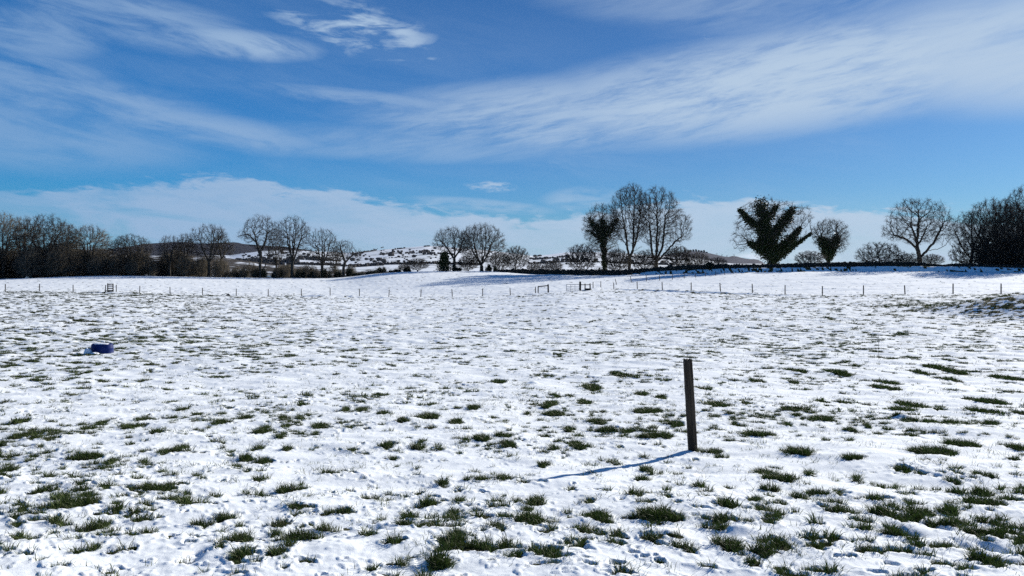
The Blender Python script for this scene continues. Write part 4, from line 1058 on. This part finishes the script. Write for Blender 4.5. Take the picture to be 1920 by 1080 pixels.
# row of far trees countable on the hill foot
def far_tree_mesh(seed):
    T_, C_, N_, r_ = grow(seed, [[(0, 0, -.5), (0, 0, 2.2)], [(0, 0, 2), (-1.5, 0, 4)], [(0, 0, 2), (1.5, 0, 4)]], [(0, 0, 5.4, 4.2, 3.6, 3.6, 1, .4)], 170, step=.7, kill=1.0, trunk_r=.4, twig_len=1.2, twigs=2, tip=.07)
    return T_, C_
ft = None
for k, (px, row, hgt) in enumerate([(701, 493.6, 1.25), (709, 493.4, 1.0), (713, 493.3, .9), (719, 493.3, 1.0), (723, 493.2, 1.0), (727, 493.2, 1.0), (734, 493, .9), (738, 493, .9), (743, 493, 1.05)]):
    skyr = float(np.interp(px, [640, 720, 800], [476, 467, 461])); t_ = trow(row, px, skyr)
    x, y, z = hill_at(px, t_)
    s = hgt * (7.2 / F * y) / 9.0
    lab = ['first and largest round bare tree of the far row below the snowy hill', 'second round bare tree from the left in the far row'][k] if k < 2 else '%s round bare tree from the left in the far row below the snowy hill' % ['', '', 'third', 'fourth', 'fifth', 'sixth', 'seventh', 'eighth', 'last'][k]
    if ft is None:
        T_, C_ = far_tree_mesh(301)
        ft = make_tree('far_tree', (x, y, z), lab, 'tree', T_, C_, (M_far, M_far), 'small round trees in a far row', scale=(s, s, s))
    else: copy_tree(ft, (x, y, z), lab, (s, s, s), k * 1.3, 'small round trees in a far row')
for k, (px, lab) in enumerate([(1344, 'leftmost of the round trees dotted on the violet ridge'), (1353.5, 'middle one of the round trees dotted on the violet ridge'), (1363, 'rightmost of the round trees close together on the violet ridge'), (1376.5, 'tree on the small knoll of the violet ridge')]):
    x, y, z = heath_at(px, 1.0); s = 5.2 / F * y / 9.0
    copy_tree(ft, (x, y, z - 1.0), lab, (s, s, s), k * 2.0, 'round trees on the violet ridge')

# ------------------------------------------------------------------ fences
def post_bm(h, wd, tx=0.0, ty=0.0, seed=0, sides=8):
    """round-ish stake with chamfered head, leaning by tx, ty metres at its head"""
    rr = random.Random(seed); bm = bmesh.new(); rings = []
    for f, s in [(-.25, 1.0), (0, 1.0), (.5, .98), (.93, .95), (.985, .86), (1.0, .62)]:
        rings.append([bm.verts.new((tx * f + math.cos(a) * wd / 2 * s * rr.uniform(.93, 1.05), ty * f + math.sin(a) * wd / 2 * s * rr.uniform(.93, 1.05), h * f)) for a in [2 * math.pi * i / sides for i in range(sides)]])
    for A_, B_ in zip(rings[:-1], rings[1:]):
        for i in range(sides): bm.faces.new((A_[i], A_[(i + 1) % sides], B_[(i + 1) % sides], B_[i]))
    bm.faces.new(rings[-1])
    return bm
def box_bm(bm, x0, x1, y0, y1, z0, z1):
    v = [bm.verts.new(p) for p in [(x0, y0, z0), (x1, y0, z0), (x1, y1, z0), (x0, y1, z0), (x0, y0, z1), (x1, y0, z1), (x1, y1, z1), (x0, y1, z1)]]
    for f in [(0, 3, 2, 1), (4, 5, 6, 7), (0, 1, 5, 4), (1, 2, 6, 5), (2, 3, 7, 6), (3, 0, 4, 7)]: bm.faces.new([v[i] for i in f])
def bevel_box(name, x0, x1, y0, y1, z0, z1, m, parent, bev=.008, lean=0.0):
    bm = bmesh.new(); box_bm(bm, x0, x1, y0, y1, z0, z1)
    bmesh.ops.bevel(bm, geom=bm.edges[:], offset=bev, segments=1, affect='EDGES')
    for v in bm.verts: v.co.x += lean * (v.co.z - z0)
    return bm_obj(name, bm, m, parent)
def fence(label, posts, wires=(0.25, 0.6, 0.95), netting=True):
    """posts: (px, y, lean_px, height_m)"""
    pts_ = []
    for px, y, lean, h in posts:
        x = (px - CX) / F * y; pts_.append((x, y, H1(x, y), lean, h))
    o0 = Vector(pts_[0][:3]); root = empty('wire_fence', o0, label, 'fence')
    for i, (x, y, z, lean, h) in enumerate(pts_):
        p = bm_obj('post', post_bm(h, .125, lean, 0.0, i), M_wood2, root); p.location = Vector((x, y, z)) - o0
    P0 = np.array([[p[0] - o0.x, p[1] - o0.y, p[2] - o0.z] for p in pts_])
    hs_ = np.array([p[4] for p in pts_]); ln = np.array([p[3] for p in pts_])
    for w_ in wires:
        Q = P0 + np.stack([ln * w_, np.full(len(P0), -.06), hs_ * w_], -1)
        mesh_obj('wire', *prisms(Q[:-1], Q[1:], np.full(len(Q) - 1, .0028), np.full(len(Q) - 1, .0028), 3), M_metal, root)
    if netting:
        A0, A1 = [], []
        for i in range(len(P0) - 1):
            for q in np.arange(.06, 1, .065):
                b = P0[i] + (P0[i + 1] - P0[i]) * q
                A0.append(b + np.array([0, -.06, .08])); A1.append(b + np.array([0, -.06, hs_[i] * .72]))
        A0 = np.array(A0); A1 = np.array(A1)
        nt = mesh_obj('netting', *prisms(A0, A1, np.full(len(A0), .0012), np.full(len(A0), .0012), 3), M_metal, root); nt['kind'] = 'stuff'
fy = lambda px: float(kn(px, FENCE_Y))
def fp(lst): return [(px, fy(px), ln, h * fy(px) / F) for px, ln, h in lst]
fence('short run of wire fence on thin stakes left of the ladder stile', fp([(-110, 0, 14), (-52, 0, 14), (10, .0, 14.5), (74, .02, 14.5), (137, 0, 14), (198, 0, 13.5)]))
fence('long wire fence on thin stakes from the ladder stile to the open wooden hurdle', fp([(218, 0, 13.5), (262, .02, 13.5), (319, -.03, 14), (380, -.05, 14), (443, 0, 14), (503, 0, 14), (565, 0, 14), (619, 0, 14), (674, 0, 14), (729, .08, 14), (789, .05, 14), (848, -.06, 13.8), (905, .0, 14.2), (957, -.06, 14.5), (1004, 0, 13)]))
fence('wire fence on dark stakes across the right of the field from the wooden stile', fp([(1112, 0, 12), (1151, -.03, 12.5), (1195, -.04, 14), (1242, -.05, 15.5), (1296, 0, 16), (1351, -.08, 16.5), (1411, -.05, 17), (1472, 0, 17), (1542, 0, 18), (1619, 0, 18.5), (1697, -.06, 18), (1787, 0, 20), (1877, 0, 20), (1985, 0, 21)]))
pp2 = []
for px, row, h, ln in [(1126.5, 539, 12, 0), (1156, 534, 11.2, -.22), (1184, 530, 11.8, -.2), (1212, 528, 11.8, -.05), (1237, 526.5, 11.2, -.05), (1261, 525, 10.4, -.05), (1283, 523, 10, -.05), (1304.5, 521, 9.8, -.15), (1323, 519, 9, -.1), (1342, 517, 8.6, 0), (1359, 515.5, 8, 0), (1374.6, 514, 7.5, 0), (1390, 512.8, 7, 0)]:
    x, y = hit(px, row); pp2.append((px, y, ln, h * y / F))
fence('second fence of leaning stakes running away up to the shaded bank', pp2, netting=False)
# thin canes standing in the snow
for px, r0_, r1_, lab in [(1647.5, 678, 632, 'thin pale cane standing in the snow on the right'), (1695, 600, 583, 'thin cane standing farther back on the right near the mound')]:
    x, y = hit(px, r0_); z = H1(x, y)
    bmc = post_bm((r0_ - r1_) * y / F, .011, 0, 0, 3, 6)
    o = bm_obj('cane', bmc, M_wood2); o.location = (x, y, z); tag(o, lab, 'cane', 'thin canes in the snow')

def local_root(name, px, label, cat, yoff=0.0):
    y = fy(px) + yoff; x = (px - CX) / F * y; z = H1(x, y)
    return empty(name, (x, y, z), label, cat), y / F
# ladder stile on the left
root, k = local_root('step_stile', 207, 'dark wooden ladder stile with three rungs on the left fence line', 'stile')
for s, lab in ((-5, 0), (5, 0)):
    bevel_box('upright', s * k - .06, s * k + .06, -.06, .06, -.2, 16.2 * k - (0.04 if s > 0 else 0), M_darkw, root)
for r_h in (14.6, 11.1, 6.8):
    bevel_box('rung', -4.2 * k, 4.2 * k, -.075, -.02, r_h * k - .07, r_h * k + .07, M_darkw, root)
bevel_box('step', -6.6 * k, 3.5 * k, -.75, -.10, 2.6 * k, 3.2 * k, M_darkw, root)
bevel_box('step_leg', -5.8 * k, -5.0 * k, -.60, -.45, -.15, 2.55 * k, M_darkw, root)
bevel_box('step_leg', 1.8 * k, 2.6 * k, -.60, -.45, -.15, 2.55 * k, M_darkw, root)
bevel_box('kickboard', -4.1 * k, 4.1 * k, -.03, .03, .02, 3.6 * k, M_darkw, root)
# open frame
root, k = local_root('wooden_hurdle', 1009, 'open wooden hurdle of two posts joined by a top rail, left of the metal gate', 'hurdle')
dxm = 19 * k; dyy = fy(1028) - fy(1009)
z2 = H1(root.location.x + dxm, root.location.y + dyy) - root.location.z
bevel_box('post', -.07, .07, -.07, .07, -.2, 13.0 * k, M_darkw, root)
o = bevel_box('post', -.1, .1, -.09, .09, -.2, 16.0 * k, M_darkw, root, lean=-.02); o.location = (dxm, dyy, z2)
mesh_obj('rail', *prisms(np.array([[0, 0, 12.6 * k]]), np.array([[dxm, dyy, z2 + 13.6 * k]]), np.array([.07]), np.array([.07]), 8), M_darkw, root)
# metal gate
root, k = local_root('field_gate', 1062, 'light metal field gate with thin bars beside the wooden stile', 'gate')
for i, xx in enumerate((0, 8, 16, 24)):
    bevel_box('upright', xx * k - (.03 if i == 0 else .018), xx * k + (.03 if i == 0 else .018), -.03, .03, .12, 14.6 * k, M_metal, root, .005)
for q in (14.4, 10.6, 7.4, 4.4, 1.9):
    bevel_box('bar', .03, 24 * k - .02, -.065, -.031, q * k - (.035 if q > 14 else .02), q * k + (.035 if q > 14 else .02), M_metal, root, .005)
# wooden stile with box step
root, k = local_root('box_stile', 1087.8, 'dark wooden stile with thick post and box step, right of the metal gate', 'stile')
bevel_box('gate_post', -.13, .13, -.13, .13, -.2, 17.2 * k, M_darkw, root, .02)
bevel_box('post', 9.2 * k - .07, 9.2 * k + .07, -.07, .07, -.2, 13.0 * k, M_darkw, root)
bevel_box('post', 18.6 * k - .08, 18.6 * k + .08, -.07, .07, -.2, 13.6 * k, M_darkw, root)
bevel_box('rail', .12, 19.2 * k, -.12, -.075, 11.2 * k - .05, 11.2 * k + .05, M_darkw, root)
bevel_box('board', 8.0 * k, 19.4 * k, -.16, -.125, 1.4 * k, 4.4 * k, M_darkw, root)
bevel_box('step', 7.4 * k, 19.8 * k, -.62, -.17, 3.2 * k, 4.0 * k, M_darkw, root)
# small dark stone in the left fence line
x, y = hit(428, 554.5); z = H1(x, y)
bm = bmesh.new(); bmesh.ops.create_icosphere(bm, subdivisions=3, radius=1)
for v in bm.verts:
    q = 1 + .22 * math.sin(v.co.x * 3.1 + 1) * math.cos(v.co.y * 4.2) + .08 * math.sin(v.co.z * 9 + v.co.x * 7)
    v.co = Vector((v.co.x * .30 * q, v.co.y * .26 * q, max(v.co.z * .24 * q, -.08) + .05))
M_stone = flat_mat('dark_stone', (0.02, 0.02, 0.02), (0.06, 0.055, 0.05), 5, .9, .5)
o = bm_obj('stone', bm, M_stone, smooth=True); o.location = (x, y, z); tag(o, 'small dark stone half sunk in snow by the left fence', 'stone')

# ------------------------------------------------------------------ blue tub lying in the snow
x, y = hit(185.5, 664); z = H1(x, y); k = y / F
root = empty('feed_tub', (x, y + .2, z), 'upturned blue plastic tub sunk in the snow on the left', 'tub')
Hh = 17.0 * k; Rb = 20.3 * k; seg = 48
bm = bmesh.new(); rings = []
for zz, s in [(-.12, 1.03), (.0, 1.02), (.03, 1.0), (.06, .985), (Hh * .5, .97), (Hh * .55, .985), (Hh * .6, .965), (Hh * .86, .94), (Hh * .95, .915), (Hh, .86), (Hh * .995, .70), (Hh * .965, .66), (Hh * .96, 0.02)]:
    rings.append([bm.verts.new((math.cos(2 * math.pi * i / seg) * Rb * s, math.sin(2 * math.pi * i / seg) * Rb * s * .8, zz)) for i in range(seg)])
for A_, B_ in zip(rings[:-1], rings[1:]):
    for i in range(seg): bm.faces.new((A_[i], A_[(i + 1) % seg], B_[(i + 1) % seg], B_[i]))
bm.faces.new(rings[-1])
o = bm_obj('shell', bm, M_blue, root, smooth=True); o.rotation_euler = (0.03, .02, 0)
def lump(name, sx, sy, sz, loc, seed, root_=None, m=M_snow):
    bm = bmesh.new(); bmesh.ops.create_icosphere(bm, subdivisions=4, radius=1)
    rr = random.Random(seed); a, b = rr.uniform(0, 6), rr.uniform(0, 6)
    for v in bm.verts:
        q = 1 + .12 * math.sin(v.co.x * 3 + a) + .08 * math.sin(v.co.y * 5 + b) + .05 * math.sin(v.co.x * 11 + v.co.z * 8)
        v.co = Vector((v.co.x * sx * q, v.co.y * sy * q, max(v.co.z, -.4) * sz * q))
    o = bm_obj(name, bm, m, root_, smooth=True); o.location = loc
    return o
o = lump('snow_heap', 6.8 * k, .16, 10.5 * k, (x - 14.5 * k, y - Rb * .55, z - .01), 3); tag(o, 'heap of snow against the left front of the blue tub', 'snow heap')
o = lump('snow_heap', 10 * k, .12, 4.0 * k, (x - 1.5 * k, y - Rb * .66, z - .01), 8); tag(o, 'low snow drift along the front of the blue tub', 'snow heap')
o = lump('snow_cap', Rb * .62, Rb * .45, .022, (-.02, 0, Hh * .975), 5, root)

# ------------------------------------------------------------------ near wooden post
x, y = hit(1299.5, 850.5); z = float(land(np.array([x]), np.array([y]))[0] + undul(np.array([x]), np.array([y]))[0])
k = y / F; hp = (850.5 - 671.5) * k; wd = 15.0 * k
root = empty('wooden_post', (x, y, z), 'weathered leaning wooden post standing alone in the near snow', 'post')
bm = bmesh.new(); nz = 60; per = 14
rr = random.Random(4); rings = []
prof = []
for i in range(per * 4):
    s = i / (per * 4) * 4; side = int(s); f = s - side; u_ = -1 + 2 * f; c_ = [(u_, -1), (1, u_), (-u_, 1), (-1, -u_)][side]
    L_ = max(abs(c_[0]), abs(c_[1])); rad_ = math.hypot(*c_); lim = 1.27
    q = min(1, lim / rad_); prof.append((c_[0] * q, c_[1] * q))
grooves = [rr.uniform(.965, 1.01) if rr.random() > .16 else rr.uniform(.86, .93) for _ in prof]
for j in range(nz + 1):
    f = -0.22 + 1.22 * j / nz; zz = hp * f
    tp = 1.0 - .04 * max(f, 0)
    if f > .975: tp *= 1 - (f - .975) * 4.5
    ring = []
    for i, (a, b) in enumerate(prof):
        g = grooves[i] + .012 * math.sin(f * 23 + i * 1.7) + .008 * rr.uniform(-1, 1)
        zt = zz + (.010 * math.sin(i * .8) + .004 * rr.uniform(-1, 1) if j == nz else 0)
        ring.append(bm.verts.new((a * wd / 2 * g * tp, b * wd / 2 * g * tp, zt)))
    rings.append(ring)
n_ = len(prof)
for A_, B_ in zip(rings[:-1], rings[1:]):
    for i in range(n_): bm.faces.new((A_[i], A_[(i + 1) % n_], B_[(i + 1) % n_], B_[i]))
cv = bm.verts.new((0, 0, hp * .997))
for i in range(n_): bm.faces.new((rings[-1][i], rings[-1][(i + 1) % n_], cv))
o = bm_obj('timber', bm, M_wood, root)
lean = math.atan2(11.8, 179)
o.rotation_euler = (0.02, -lean, math.radians(6)); o.rotation_mode = 'XYZ'
st = prisms(np.array([[-.010, 0, 0], [.010, 0, 0], [-.010, -.022, 0]]), np.array([[-.010, -.022, 0.0], [.010, -.022, 0.0], [.010, -.022, 0]]), np.full(3, .0018), np.full(3, .0018), 6)
for zz in (.97, .80):
    s_ = mesh_obj('staple', *st, M_metal, root); s_.location = (-math.tan(lean) * hp * zz - wd * .35, -wd * .42, hp * zz)

# ------------------------------------------------------------------ thin winter haze
M_haze = bpy.data.materials.new('haze'); M_haze.use_nodes = True
ht = M_haze.node_tree; ht.nodes.clear()
ho = ht.nodes.new('ShaderNodeOutputMaterial'); pv = ht.nodes.new('ShaderNodeVolumePrincipled')
pv.inputs['Color'].default_value = (0.80, 0.88, 1.0, 1); pv.inputs['Density'].default_value = 0.000016
ht.links.new(pv.outputs[0], ho.inputs['Volume'])
bm = bmesh.new(); box_bm(bm, -6500, 6500, -1500, 6500, -16, 150)
o = bm_obj('haze', bm, M_haze); tag(o, 'thin bluish haze over the distant hills', kind='stuff')
scene.cycles.volume_bounces = 0
